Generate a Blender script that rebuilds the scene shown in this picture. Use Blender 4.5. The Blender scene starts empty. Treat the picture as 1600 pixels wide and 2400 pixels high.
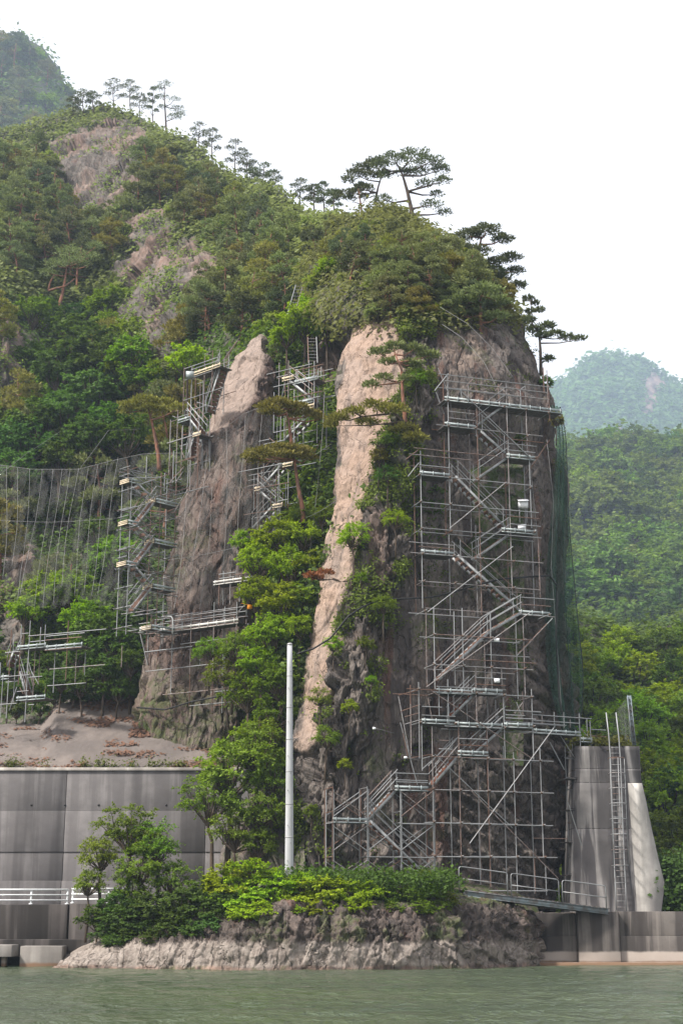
import bpy, math, random
import numpy as np
from mathutils import Vector, Matrix

# ------------------------------------------------------------------ camera, sky, sun, exposure
SCN = bpy.context.scene
COL = SCN.collection
R = math.radians
PITCH = R(15.2)
CP, SP = math.cos(PITCH), math.sin(PITCH)
CAMZ = 2.2
FPX = 3500.0            # focal length in photograph pixels (1600 x 2400)
cam = bpy.data.cameras.new('camera')
cam.sensor_fit = 'VERTICAL'
cam.sensor_height = 36.0
cam.lens = 36.0 * FPX / 2400.0
cam.clip_start = 0.5
cam.clip_end = 6000
cam_o = bpy.data.objects.new('camera', cam)
COL.objects.link(cam_o)
cam_o.location = (0, 0, CAMZ)
cam_o.rotation_euler = (R(90) + PITCH, 0, 0)
SCN.camera = cam_o

SUN_EL, SUN_AZ = R(50), R(-120)      # azimuth measured from +Y (view direction) towards +X
world = bpy.data.worlds.new('World')
SCN.world = world
world.use_nodes = True
wn = world.node_tree
for n in list(wn.nodes):
    wn.nodes.remove(n)
sky = wn.nodes.new('ShaderNodeTexSky')
sky.sky_type = 'NISHITA'
sky.sun_disc = False
sky.sun_elevation = SUN_EL
sky.sun_rotation = SUN_AZ
sky.air_density = 1.6
sky.dust_density = 6.0
mixw = wn.nodes.new('ShaderNodeMix')
mixw.data_type = 'RGBA'
mixw.inputs[0].default_value = 0.72           # thin even overcast over the clear sky
mixw.inputs[7].default_value = (12.5, 12.1, 12.2, 1)
bg = wn.nodes.new('ShaderNodeBackground')
bg.inputs[1].default_value = 0.082
wo = wn.nodes.new('ShaderNodeOutputWorld')
wn.links.new(sky.outputs[0], mixw.inputs[6])
wn.links.new(mixw.outputs[2], bg.inputs[0])
wn.links.new(bg.outputs[0], wo.inputs[0])

sun = bpy.data.lights.new('sun', 'SUN')
sun.energy = 4.7
sun.angle = R(6)
sun.color = (1.0, 0.94, 0.86)
sun_o = bpy.data.objects.new('sun', sun)
COL.objects.link(sun_o)
sd = Vector((math.sin(SUN_AZ) * math.cos(SUN_EL), math.cos(SUN_AZ) * math.cos(SUN_EL), math.sin(SUN_EL)))
sun_o.rotation_euler = sd.to_track_quat('Z', 'Y').to_euler()
sun_o.location = (-40, -20, 90)

SCN.view_settings.view_transform = 'Standard'
SCN.view_settings.look = 'None'
SCN.view_settings.gamma = 1
SCN.view_settings.use_curve_mapping = False
SCN.view_settings.exposure = 0.72
SCN.render.engine = 'CYCLES'
cy = SCN.cycles
cy.use_denoising = True
cy.max_bounces = 5
cy.diffuse_bounces = 3
cy.glossy_bounces = 2
cy.transmission_bounces = 3
cy.transparent_max_bounces = 8
cy.volume_bounces = 1
cy.caustics_reflective = False
cy.caustics_refractive = False

# ------------------------------------------------------------------ measuring helpers
IK = 1600.0 / 1568.0


def ray(sx, sy):
    u = (sx - 800.0) / FPX
    v = (1200.0 - sy) / FPX
    dy = CP - v * SP
    return u / dy, (SP + v * CP) / dy


def PT(sx, sy, d):
    a, b = ray(sx, sy)
    return np.array([a * d, d, CAMZ + b * d])


def PI(ix, iy, d):
    return PT(ix * IK, iy * IK, d)


def x_at(ix, z, d):
    """world x of a photo column at height z and distance d"""
    r = (z - CAMZ) / d
    v = (r * CP - SP) / (CP + r * SP)
    return (ix * IK - 800.0) / FPX * d / (CP - v * SP)


def project(V):
    """photo coordinates (1568-wide scale) of world points"""
    V = np.asarray(V)
    r = (V[:, 2] - CAMZ) / V[:, 1]
    v = (r * CP - SP) / (CP + r * SP)
    u = V[:, 0] / V[:, 1] * (CP - v * SP)
    return (u * FPX + 800) / IK, (1200 - v * FPX) / IK


# ------------------------------------------------------------------ noise (numpy)
def _hash(ix, iy, iz, seed):
    h = (ix.astype(np.int64) * 374761393 + iy.astype(np.int64) * 668265263 + iz.astype(np.int64) * 2147483647 + seed * 974634) & 0xFFFFFFFF
    h = ((h ^ (h >> 13)) * 1274126177) & 0xFFFFFFFF
    h = ((h ^ (h >> 16)) * 2246822519) & 0xFFFFFFFF
    return ((h ^ (h >> 15)) & 0xFFFFFF) / float(0xFFFFFF)


def vnoise(p, seed=0):
    f = np.floor(p)
    t = p - f
    t = t * t * t * (t * (t * 6 - 15) + 10)
    i = f.astype(np.int64)
    out = 0
    for a in (0, 1):
        wa = t[:, 0] if a else 1 - t[:, 0]
        for b in (0, 1):
            wb = t[:, 1] if b else 1 - t[:, 1]
            for c in (0, 1):
                wc = t[:, 2] if c else 1 - t[:, 2]
                out = out + wa * wb * wc * _hash(i[:, 0] + a, i[:, 1] + b, i[:, 2] + c, seed)
    return out * 2 - 1


def fbm(p, octaves=4, seed=0, gain=0.5, lac=2.03):
    s, a, tot = 0, 1.0, 0.0
    q = p.copy()
    for k in range(octaves):
        s = s + a * vnoise(q, seed + k * 17)
        tot += a
        a *= gain
        q = q * lac + 11.3
    return s / tot


def ridged(p, octaves=4, seed=0):
    s, a, tot = 0, 1.0, 0.0
    q = p.copy()
    for k in range(octaves):
        s = s + a * (1 - np.abs(vnoise(q, seed + k * 17)))
        tot += a
        a *= 0.5
        q = q * 2.07 + 5.1
    return s / tot


def worley(p, seed=0):
    """faceted blocks: a value per block with its own tilt, nearest and second-nearest distance"""
    f = np.floor(p).astype(np.int64)
    n = len(p)
    d1 = np.full(n, 9.0)
    d2 = np.full(n, 9.0)
    best = np.zeros((n, 3), np.int64)
    dv = np.zeros((n, 3))
    for a in (-1, 0, 1):
        for b in (-1, 0, 1):
            for c in (-1, 0, 1):
                cc = f + np.array([a, b, c])
                h = _hash(cc[:, 0], cc[:, 1], cc[:, 2], seed + 1)
                dx = cc[:, 0] + 0.1 + 0.8 * h - p[:, 0]
                dy = cc[:, 1] + 0.1 + 0.8 * ((h * 97.13) % 1.0) - p[:, 1]
                dz = cc[:, 2] + 0.1 + 0.8 * ((h * 713.7) % 1.0) - p[:, 2]
                d = np.sqrt(dx * dx + dy * dy + dz * dz)
                near = d < d1
                d2 = np.where(near, d1, np.minimum(d2, d))
                d1 = np.where(near, d, d1)
                best[near] = cc[near]
                dv[near] = np.stack([dx, dy, dz], 1)[near]
    h = [_hash(best[:, 0], best[:, 1], best[:, 2], seed + k) for k in (4, 5, 6, 7)]
    tilt = (h[1] - 0.5) * dv[:, 0] + (h[2] - 0.5) * dv[:, 1] + (h[3] - 0.5) * dv[:, 2]
    return np.clip(h[0] * 0.6 + 0.2 + 1.1 * tilt, -0.4, 1.4), d1, d2


def sstep(a, b, x):
    t = np.clip((x - a) / (b - a), 0, 1)
    return t * t * (3 - 2 * t)


def inpoly(px, py, poly):
    poly = np.asarray(poly, float)
    ins = np.zeros(len(px), bool)
    j = len(poly) - 1
    for i in range(len(poly)):
        xi, yi = poly[i]
        xj, yj = poly[j]
        c = ((yi > py) != (yj > py)) & (px < (xj - xi) * (py - yi) / (yj - yi + 1e-12) + xi)
        ins ^= c
        j = i
    return ins


# ------------------------------------------------------------------ mesh helpers
def mesh_np(name, V, Q=None, T=None, mat=None, smooth=False, attrs=None, mats=None):
    V = np.asarray(V, np.float32)
    me = bpy.data.meshes.new(name)
    nq = 0 if Q is None else len(Q)
    nt = 0 if T is None else len(T)
    me.vertices.add(len(V))
    me.vertices.foreach_set('co', V.ravel())
    me.loops.add(nq * 4 + nt * 3)
    me.polygons.add(nq + nt)
    li = []
    st = []
    if nq:
        li.append(np.asarray(Q, np.int32).ravel())
        st.append(np.arange(nq, dtype=np.int32) * 4)
    if nt:
        li.append(np.asarray(T, np.int32).ravel())
        st.append(nq * 4 + np.arange(nt, dtype=np.int32) * 3)
    me.loops.foreach_set('vertex_index', np.concatenate(li))
    me.polygons.foreach_set('loop_start', np.concatenate(st))
    if smooth:
        me.polygons.foreach_set('use_smooth', np.ones(nq + nt, bool))
    if attrs:
        for k, a in attrs.items():
            at = me.attributes.new(k, 'FLOAT', 'POINT')
            at.data.foreach_set('value', np.asarray(a, np.float32))
    me.update(calc_edges=True)
    if mat:
        me.materials.append(mat)
    return me


def obj(name, me, parent=None, label=None, cat=None, group=None, kind=None, loc=None):
    o = bpy.data.objects.new(name, me)
    COL.objects.link(o)
    if parent:
        o.parent = parent
    if loc is not None:
        o.location = loc
    if label:
        o['label'] = label
    if cat:
        o['category'] = cat
    if group:
        o['group'] = group
    if kind:
        o['kind'] = kind
    return o


def empty(name, loc, label, cat, group=None):
    return obj(name, None, None, label, cat, group, 'thing', tuple(loc))


class MB:
    """collects simple pieces into one mesh"""

    def __init__(self):
        self.V, self.Q, self.T, self.n = [], [], [], 0

    def add(self, V, Q=None, T=None):
        V = np.asarray(V, float)
        self.V.append(V)
        if Q is not None and len(Q):
            self.Q.append(np.asarray(Q) + self.n)
        if T is not None and len(T):
            self.T.append(np.asarray(T) + self.n)
        self.n += len(V)

    def hexa(self, p):
        """8 corners: bottom 4 ccw, top 4 ccw"""
        self.add(p, [[3, 2, 1, 0], [4, 5, 6, 7], [0, 1, 5, 4], [1, 2, 6, 5], [2, 3, 7, 6], [3, 0, 4, 7]])

    def box(self, a, b):
        x0, y0, z0 = a
        x1, y1, z1 = b
        self.hexa([[x0, y0, z0], [x1, y0, z0], [x1, y1, z0], [x0, y1, z0], [x0, y0, z1], [x1, y0, z1], [x1, y1, z1], [x0, y1, z1]])

    def bar(self, a, b, w, h, up=(0, 0, 1)):
        """box-section bar from a to b, w across, h along up"""
        a, b = np.asarray(a, float), np.asarray(b, float)
        t = (b - a) / np.linalg.norm(b - a)
        s = np.cross(t, up)
        if np.linalg.norm(s) < 1e-6:
            s = np.cross(t, (0, 1, 0))
        s = s / np.linalg.norm(s)
        n = np.cross(s, t)
        s, n = s * w / 2, n * h / 2
        self.hexa([a - s - n, a + s - n, b + s - n, b - s - n, a - s + n, a + s + n, b + s + n, b - s + n])

    def tube(self, pts, rad, n=6, cap=True):
        pts = np.asarray(pts, float)
        m = len(pts)
        rad = np.broadcast_to(np.asarray(rad, float), (m,))
        tan = np.gradient(pts, axis=0)
        tan /= np.linalg.norm(tan, axis=1)[:, None] + 1e-12
        ref = np.array([0.0, 0, 1]) if abs(tan[0, 2]) < 0.9 else np.array([1.0, 0, 0])
        ang = np.arange(n) * 2 * math.pi / n
        rings = []
        for i in range(m):
            s = np.cross(tan[i], ref)
            s /= np.linalg.norm(s) + 1e-12
            w = np.cross(s, tan[i])
            rings.append(pts[i] + rad[i] * (np.cos(ang)[:, None] * s + np.sin(ang)[:, None] * w))
        V = np.concatenate(rings)
        Q = []
        for i in range(m - 1):
            for k in range(n):
                k2 = (k + 1) % n
                Q.append([i * n + k, i * n + k2, (i + 1) * n + k2, (i + 1) * n + k])
        T = []
        if cap:
            for k in range(1, n - 1):
                T.append([0, k + 1, k])
                T.append([(m - 1) * n, (m - 1) * n + k, (m - 1) * n + k + 1])
        self.add(V, Q, T)

    def mesh(self, name, mat=None, smooth=False):
        return mesh_np(name, np.concatenate(self.V), np.concatenate(self.Q) if self.Q else None,
                       np.concatenate(self.T) if self.T else None, mat, smooth)


def grid_quads(nu, nv, off=0):
    i = np.arange(nu - 1)[:, None]
    j = np.arange(nv - 1)[None, :]
    a = (i * nv + j).ravel() + off
    return np.stack([a, a + nv, a + nv + 1, a + 1], 1)


def grid_normals(V, nu, nv):
    G = V.reshape(nu, nv, 3)
    du = np.gradient(G, axis=0)
    dv = np.gradient(G, axis=1)
    N = np.cross(du, dv)
    N /= np.linalg.norm(N, axis=2)[:, :, None] + 1e-12
    return N.reshape(-1, 3)


# ------------------------------------------------------------------ materials
class NT:
    def __init__(self, name):
        self.m = bpy.data.materials.new(name)
        self.m.use_nodes = True
        self.t = self.m.node_tree
        for n in list(self.t.nodes):
            self.t.nodes.remove(n)
        self.out = self.t.nodes.new('ShaderNodeOutputMaterial')

    def n(self, typ, **kw):
        nd = self.t.nodes.new('ShaderNode' + typ)
        for k, v in kw.items():
            setattr(nd, k, v)
        return nd

    def l(self, a, b):
        self.t.links.new(a, b)

    def coord(self, scale=(1, 1, 1), rot=(0, 0, 0), which='Object'):
        tc = self.n('TexCoord')
        mp = self.n('Mapping')
        mp.inputs['Scale'].default_value = scale
        mp.inputs['Rotation'].default_value = rot
        self.l(tc.outputs[which], mp.inputs[0])
        return mp.outputs[0]

    def noise(self, vec, scale, detail=4, rough=0.55, dist=0.0):
        nz = self.n('TexNoise')
        nz.inputs['Scale'].default_value = scale
        nz.inputs['Detail'].default_value = detail
        nz.inputs['Roughness'].default_value = rough
        nz.inputs['Distortion'].default_value = dist
        self.l(vec, nz.inputs['Vector'])
        return nz.outputs[0]

    def ramp(self, fac, stops):
        r = self.n('ValToRGB')
        el = r.color_ramp.elements
        while len(el) < len(stops):
            el.new(0.5)
        for e, (p, c) in zip(el, stops):
            e.position = p
            e.color = (*c, 1) if len(c) == 3 else c
        self.l(fac, r.inputs[0])
        return r.outputs[0]

    def step(self, fac, a, b):
        r = self.n('MapRange', interpolation_type='SMOOTHSTEP')
        r.inputs[1].default_value = a
        r.inputs[2].default_value = b
        self.l(fac, r.inputs[0])
        return r.outputs[0]

    def mix(self, fac, a, b, mode='MIX'):
        m = self.n('Mix', data_type='RGBA', blend_type=mode)
        for s, v in ((m.inputs[0], fac), (m.inputs[6], a), (m.inputs[7], b)):
            if hasattr(v, 'links'):
                self.l(v, s)
            elif isinstance(v, (int, float)):
                s.default_value = v
            else:
                s.default_value = (*v, 1)
        return m.outputs[2]

    def math(self, op, a, b=0.0):
        m = self.n('Math', operation=op)
        for s, v in ((m.inputs[0], a), (m.inputs[1], b)):
            if hasattr(v, 'links'):
                self.l(v, s)
            else:
                s.default_value = v
        return m.outputs[0]

    def attr(self, name):
        a = self.n('Attribute', attribute_name=name)
        return a.outputs['Fac']

    def bump(self, h, strength=0.5, dist=0.1, prev=None):
        b = self.n('Bump')
        b.inputs['Strength'].default_value = strength
        b.inputs['Distance'].default_value = dist
        self.l(h, b.inputs['Height'])
        if prev is not None:
            self.l(prev, b.inputs['Normal'])
        return b.outputs[0]

    def principled(self, col, rough=0.9, normal=None, metal=0.0, spec=0.25):
        p = self.n('BsdfPrincipled')
        for s, v in ((p.inputs['Base Color'], col), (p.inputs['Roughness'], rough), (p.inputs['Metallic'], metal)):
            if hasattr(v, 'links'):
                self.l(v, s)
            elif isinstance(v, (int, float)):
                s.default_value = v
            else:
                s.default_value = (*v, 1)
        p.inputs['Specular IOR Level'].default_value = spec
        if normal is not None:
            self.l(normal, p.inputs['Normal'])
        return p.outputs[0]

    def done(self, sh):
        self.l(sh, self.out.inputs[0])
        return self.m


def rock_material(name, base, alt, pink, moss, dark, diag=False):
    t = NT(name)
    c = t.coord()
    cs = t.coord((1.0, 1.0, 0.12))
    n1 = t.noise(c, 0.35, 5, 0.6)
    n2 = t.noise(c, 2.3, 6, 0.65)
    n3 = t.noise(cs, 1.3, 5, 0.6, 0.6)
    n4 = t.noise(c, 9.0, 4, 0.7)
    n6 = t.noise(t.coord((1, 1, 0.45)), 4.2, 6, 0.72, 0.5)
    col = t.mix(t.step(n1, 0.38, 0.62), base, alt)
    # mineral mottling: dark and pale grains in ragged patches
    col = t.mix(t.math('MULTIPLY', t.step(n6, 0.50, 0.33), 0.75), col, tuple(x * 0.3 for x in base))
    col = t.mix(t.math('MULTIPLY', t.step(n6, 0.56, 0.72), 0.6), col, (0.30, 0.25, 0.215))
    pk = t.mix(t.step(n2, 0.35, 0.7), pink, tuple(x * 0.74 for x in pink))
    pk = t.mix(t.math('MULTIPLY', t.step(n1, 0.46, 0.62), 0.5), pk, (0.30, 0.24, 0.21))
    pk = t.mix(t.math('MULTIPLY', t.step(n6, 0.58, 0.70), 0.45), pk, tuple(x * 0.45 for x in pink))
    pk = t.mix(t.math('MULTIPLY', t.step(n4, 0.62, 0.72), 0.5), pk, tuple(x * 0.38 for x in pink))
    pk = t.mix(t.math('MULTIPLY', t.step(n3, 0.52, 0.66), 0.6), pk, (0.17, 0.14, 0.125))
    pa = t.math('MULTIPLY', t.attr('pink'), t.step(t.math('ADD', t.attr('pink'), t.math('MULTIPLY', n2, 0.6)), 0.45, 0.8))
    col = t.mix(pa, col, pk)
    # water streaks and iron stains run down the face
    st = t.math('MULTIPLY', t.step(n3, 0.46, 0.62), t.attr('streak'))
    col = t.mix(t.math('MULTIPLY', st, 0.85), col, dark)
    n5 = t.noise(t.coord((1.4, 1.4, 0.1)), 0.8, 4, 0.5, 0.3)
    col = t.mix(t.math('MULTIPLY', t.step(n5, 0.56, 0.68), t.math('MULTIPLY', t.attr('streak'), 0.55)), col, (0.15, 0.075, 0.055))
    # pale lichen
    col = t.mix(t.math('MULTIPLY', t.step(n4, 0.62, 0.74), t.math('MULTIPLY', t.step(n1, 0.45, 0.6), 0.5)), col, (0.34, 0.32, 0.30))
    mf = t.math('MULTIPLY', t.attr('moss'), t.step(n2, 0.40, 0.58))
    col = t.mix(mf, col, t.mix(n4, moss, tuple(x * 2.2 for x in moss)))
    bl = t.attr('bleach')
    blc = t.mix(t.step(n6, 0.36, 0.6), (0.20, 0.168, 0.148), (0.32, 0.28, 0.25))
    col = t.mix(t.math('MULTIPLY', bl, 0.92), col, blc)
    rn = t.n('TexNoise', noise_type='RIDGED_MULTIFRACTAL')
    rn.inputs['Scale'].default_value = 1.7
    rn.inputs['Detail'].default_value = 6
    rn.inputs['Roughness'].default_value = 0.55
    t.l(t.coord((1, 1, 0.4)), rn.inputs['Vector'])
    vo = t.n('TexVoronoi', feature='DISTANCE_TO_EDGE')
    vo.inputs['Scale'].default_value = 1.15
    wv = t.n('VectorMath', operation='ADD')
    wn_ = t.n('TexNoise')
    wn_.inputs['Scale'].default_value = 1.3
    wn_.inputs['Detail'].default_value = 4
    t.l(c, wn_.inputs['Vector'])
    sc_ = t.n('VectorMath', operation='SCALE')
    sc_.inputs['Scale'].default_value = 0.7
    t.l(wn_.outputs['Color'], sc_.inputs[0])
    t.l(t.coord((1, 1, 0.32)), wv.inputs[0])
    t.l(sc_.outputs[0], wv.inputs[1])
    t.l(wv.outputs[0], vo.inputs['Vector'])
    crack = t.step(vo.outputs['Distance'], 0.0, 0.045)
    sm = t.math('SUBTRACT', 1.0, t.math('MULTIPLY', t.attr('pink'), 0.5))
    h = t.math('ADD', t.math('MULTIPLY', t.math('MULTIPLY', rn.outputs[0], 0.35), sm), t.math('MULTIPLY', t.math('MULTIPLY', crack, 0.35), sm))
    h = t.math('ADD', h, t.math('MULTIPLY', n6, 0.35))
    nb = t.bump(h, 1.0, 0.30)
    nb = t.bump(n4, 0.9, 0.06, nb)
    return t.done(t.principled(col, 0.92, nb, 0, 0.15))


M = {}
M['rock'] = rock_material('cliff_rock', (0.116, 0.10, 0.092), (0.17, 0.148, 0.134), (0.36, 0.262, 0.208), (0.045, 0.06, 0.02), (0.062, 0.052, 0.05))
M['rock_shore'] = rock_material('shore_rock', (0.088, 0.073, 0.066), (0.135, 0.108, 0.096), (0.36, 0.25, 0.20), (0.045, 0.06, 0.02), (0.05, 0.042, 0.04))
M['rock_red'] = rock_material('reddish_rock', (0.128, 0.092, 0.079), (0.165, 0.135, 0.12), (0.29, 0.228, 0.195), (0.045, 0.06, 0.02), (0.07, 0.052, 0.046))
M['soil'] = rock_material('mountain_rock', (0.105, 0.092, 0.085), (0.16, 0.138, 0.126), (0.25, 0.168, 0.14), (0.035, 0.05, 0.018), (0.08, 0.065, 0.06))


def concrete_material(name, base, stain, streak=1.0, pale=0.3, bleach_z=None, blotch=0.0, sc=1.0):
    t = NT(name)
    c = t.coord()
    a = t.noise(t.coord((1.6 * sc, 1.6 * sc, 0.07)), 1.0, 5, 0.55, 0.15)
    b = t.noise(t.coord((0.55 * sc, 0.55 * sc, 0.035)), 1.0, 3, 0.5)
    n2 = t.noise(c, 1.1, 6, 0.65)
    n4 = t.noise(c, 14, 4, 0.7)
    col = t.mix(t.step(n2, 0.3, 0.7), base, tuple(x * 0.72 for x in base))
    col = t.mix(t.math('MULTIPLY', t.step(a, 0.47, 0.56), 0.85 * streak), col, stain)
    col = t.mix(t.math('MULTIPLY', t.step(b, 0.50, 0.56), 0.8 * streak), col, tuple(x * 0.6 for x in stain))
    col = t.mix(t.math('MULTIPLY', t.step(a, 0.42, 0.34), pale), col, tuple(min(0.62, x * 1.7) for x in base))
    col = t.mix(t.math('MULTIPLY', t.step(n4, 0.6, 0.75), 0.3), col, tuple(x * 0.5 for x in base))
    if blotch:
        col = t.mix(t.math('MULTIPLY', t.step(n2, 0.56, 0.66), blotch), col, (0.07, 0.055, 0.045))
    if bleach_z is not None:
        g = t.n('NewGeometry')
        sep = t.n('SeparateXYZ')
        t.l(g.outputs['Position'], sep.inputs[0])
        zz = t.math('ADD', sep.outputs[2], t.math('MULTIPLY', n2, 0.22))
        col = t.mix(t.step(zz, bleach_z + 0.16, bleach_z + 0.04), col, t.mix(n2, (0.34, 0.30, 0.27), (0.25, 0.215, 0.19)))
        col = t.mix(t.step(zz, 0.34, 0.2), col, (0.16, 0.10, 0.065))
    nb = t.bump(n2, 0.3, 0.06)
    nb = t.bump(n4, 0.3, 0.012, nb)
    return t.done(t.principled(col, 0.9, nb))


M['wall'] = concrete_material('stained_concrete', (0.155, 0.146, 0.147), (0.092, 0.086, 0.088), 0.7, 0.25)
M['quay'] = concrete_material('quay_concrete', (0.115, 0.103, 0.096), (0.038, 0.033, 0.032), 1.0, 0.4, 0.62)
M['quay_dark'] = concrete_material('dark_quay_concrete', (0.085, 0.075, 0.072), (0.034, 0.03, 0.028), 1.0, 0.4, 0.45)
M['buttress'] = concrete_material('buttress_concrete', (0.22, 0.21, 0.207), (0.04, 0.037, 0.041), 1.0, 0.35, None, 0.0, 1.1)
M['pale_concrete'] = concrete_material('pale_concrete', (0.36, 0.345, 0.325), (0.24, 0.225, 0.22), 0.6, 0.4)
M['coping'] = concrete_material('coping_concrete', (0.40, 0.37, 0.34), (0.2, 0.18, 0.17), 0.5, 0.4)
M['grey_block'] = concrete_material('grey_block_concrete', (0.24, 0.225, 0.21), (0.16, 0.145, 0.135), 0.5, 0.2, 0.1)


def shotcrete_material():
    t = NT('sprayed_concrete')
    c = t.coord()
    n1 = t.noise(c, 0.35, 5, 0.6)
    n2 = t.noise(c, 1.6, 7, 0.68)
    n4 = t.noise(c, 8, 4, 0.7)
    col = t.mix(t.step(n1, 0.35, 0.65), (0.155, 0.132, 0.12), (0.108, 0.094, 0.088))
    col = t.mix(t.math('MULTIPLY', t.step(n2, 0.52, 0.68), 0.45), col, (0.115, 0.095, 0.09))
    col = t.mix(t.math('MULTIPLY', t.step(n4, 0.58, 0.75), 0.3), col, (0.08, 0.06, 0.05))
    nb = t.bump(n2, 0.6, 0.12)
    return t.done(t.principled(col, 0.95, nb))


M['shotcrete'] = shotcrete_material()


def leaf_material(name, trans=0.3, rough=0.6):
    t = NT(name)
    oi = t.n('ObjectInfo')
    ge = t.n('NewGeometry')
    v = t.math('ADD', 0.62, t.math('MULTIPLY', ge.outputs['Random Per Island'], 0.76))
    col = t.mix(1.0, oi.outputs['Color'], (1, 1, 1), 'MULTIPLY')
    vm = t.n('VectorMath', operation='SCALE')
    t.l(col, vm.inputs[0])
    t.l(v, vm.inputs['Scale'])
    hs = t.n('HueSaturation')
    t.l(vm.outputs[0], hs.inputs['Color'])
    t.l(t.math('ADD', 0.488, t.math('MULTIPLY', oi.outputs['Random'], 0.04)), hs.inputs['Hue'])
    t.l(t.math('ADD', 0.85, t.math('MULTIPLY', oi.outputs['Random'], 0.3)), hs.inputs['Value'])
    p = t.principled(hs.outputs[0], rough, None, 0.0, 0.12)
    tr = t.n('BsdfTranslucent')
    hs2 = t.n('HueSaturation')
    hs2.inputs['Saturation'].default_value = 1.15
    hs2.inputs['Value'].default_value = 1.25
    t.l(hs.outputs[0], hs2.inputs['Color'])
    t.l(hs2.outputs[0], tr.inputs[0])
    mx = t.n('MixShader')
    mx.inputs[0].default_value = trans
    t.l(p, mx.inputs[1])
    t.l(tr.outputs[0], mx.inputs[2])
    return t.done(mx.outputs[0])


M['leaf'] = leaf_material('broad_leaves', 0.42)
M['needle'] = leaf_material('pine_needles', 0.28)


def simple(name, col, rough=0.8, metal=0.0, var=0.25, scale=6.0, col2=None, stretch=(1, 1, 1), spec=0.3, bump=0.0):
    t = NT(name)
    nz = t.noise(t.coord(stretch), scale, 5, 0.6)
    c2 = col2 or tuple(x * (1 - var) for x in col)
    c = t.mix(t.step(nz, 0.4, 0.65), col, c2)
    nb = t.bump(nz, bump, 0.05) if bump else None
    return t.done(t.principled(c, rough, nb, metal, spec))


M['bark_red'] = simple('pine_bark', (0.24, 0.115, 0.075), 0.95, 0, 0.5, 5, (0.12, 0.075, 0.06), (1, 1, 0.4), 0.1, 0.6)
M['bark'] = simple('brown_bark', (0.10, 0.075, 0.058), 0.95, 0, 0.5, 5, (0.055, 0.045, 0.038), (1, 1, 0.4), 0.1, 0.6)


def pipe_material(name, rust):
    t = NT(name)
    oi = t.n('ObjectInfo')
    nz = t.noise(t.coord(which='Generated', scale=(2, 2, 9)), 2.2, 4, 0.65)
    f = t.math('ADD', nz, t.math('MULTIPLY', t.math('SUBTRACT', oi.outputs['Random'], 0.5), 0.55))
    col = t.mix(t.step(f, 0.62 - rust, 0.78 - rust), (0.29, 0.30, 0.31), (0.125, 0.07, 0.05))
    v = t.math('ADD', 0.72, t.math('MULTIPLY', oi.outputs['Random'], 0.45))
    vm = t.n('VectorMath', operation='SCALE')
    t.l(col, vm.inputs[0])
    t.l(v, vm.inputs['Scale'])
    return t.done(t.principled(vm.outputs[0], 0.5, None, 0.25, 0.4))


M['pipe'] = pipe_material('galvanised_pipe', 0.06)
M['pipe_rusty'] = pipe_material('rusty_pipe', 0.22)
M['toe'] = simple('painted_toe_board', (0.34, 0.385, 0.395), 0.55, 0.1, 0.35, 4)
M['deck'] = simple('deck_plank', (0.13, 0.115, 0.11), 0.8, 0.1, 0.4, 5)
M['plank'] = simple('pale_timber', (0.62, 0.52, 0.38), 0.8, 0, 0.3, 6)
M['tread'] = simple('rusty_tread', (0.17, 0.10, 0.075), 0.85, 0.1, 0.4, 7)
M['steel_blue'] = simple('blue_grey_steel', (0.19, 0.23, 0.25), 0.5, 0.2, 0.35, 3, (0.13, 0.12, 0.115))
M['white_paint'] = simple('white_paint', (0.78, 0.80, 0.82), 0.45, 0, 0.12, 3)
M['white_box'] = simple('white_sheet_metal', (0.82, 0.84, 0.88), 0.5, 0, 0.08, 3)
M['pole'] = simple('pale_pole_concrete', (0.40, 0.41, 0.43), 0.75, 0, 0.18, 2.5, None, (1, 1, 0.2))
M['pole_band'] = simple('pole_band', (0.33, 0.33, 0.34), 0.6, 0.2, 0.2, 3)
M['cable'] = simple('wire_rope', (0.22, 0.22, 0.22), 0.6, 0.3, 0.2, 3)
M['black_cable'] = simple('black_cable', (0.012, 0.012, 0.013), 0.6, 0, 0.2, 3)
M['dark'] = simple('dark_steel', (0.03, 0.03, 0.032), 0.6, 0.2, 0.2, 3)
M['orange'] = simple('orange_sheet', (0.85, 0.30, 0.02), 0.5, 0, 0.1, 3)
M['litter'] = simple('dry_leaf', (0.16, 0.085, 0.055), 0.95, 0, 0.5, 3, (0.09, 0.055, 0.04))
M['asphalt'] = simple('asphalt', (0.055, 0.055, 0.057), 0.95, 0, 0.3, 8)

# ------------------------------------------------------------------ large structure: water, cliffs, mountains
RNG = np.random.default_rng(7)


def catmull(C, n_per):
    """C (m,3) control points, n_per samples for each of the m-1 spans"""
    C = np.asarray(C, float)
    m = len(C)
    out = []
    for i in range(m - 1):
        p0 = C[max(i - 1, 0)]
        p1, p2 = C[i], C[i + 1]
        p3 = C[min(i + 2, m - 1)]
        n = n_per[i]
        t = (np.arange(n) / n)[:, None]
        t = t.reshape((n,) + (1,) * (C.ndim - 1))
        out.append(0.5 * (2 * p1 + (p2 - p0) * t + (2 * p0 - 5 * p1 + 4 * p2 - p3) * t ** 2 + (3 * p1 - p0 - 3 * p2 + p3) * t ** 3))
    out.append(C[-1][None])
    return np.concatenate(out)


def loft(levels, n_across, dens_up):
    """levels: list of (m,3) world control rows, bottom to top"""
    L = np.asarray(levels, float)
    rows = np.stack([catmull(r, n_across) for r in L])           # (nl, nu, 3)
    dz = np.linalg.norm(np.diff(L.mean(1), axis=0), axis=1)
    n_up = [max(2, int(round(d * dens_up))) for d in dz]
    G = catmull(rows, n_up)                                       # (nv, nu, 3)
    return G


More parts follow.
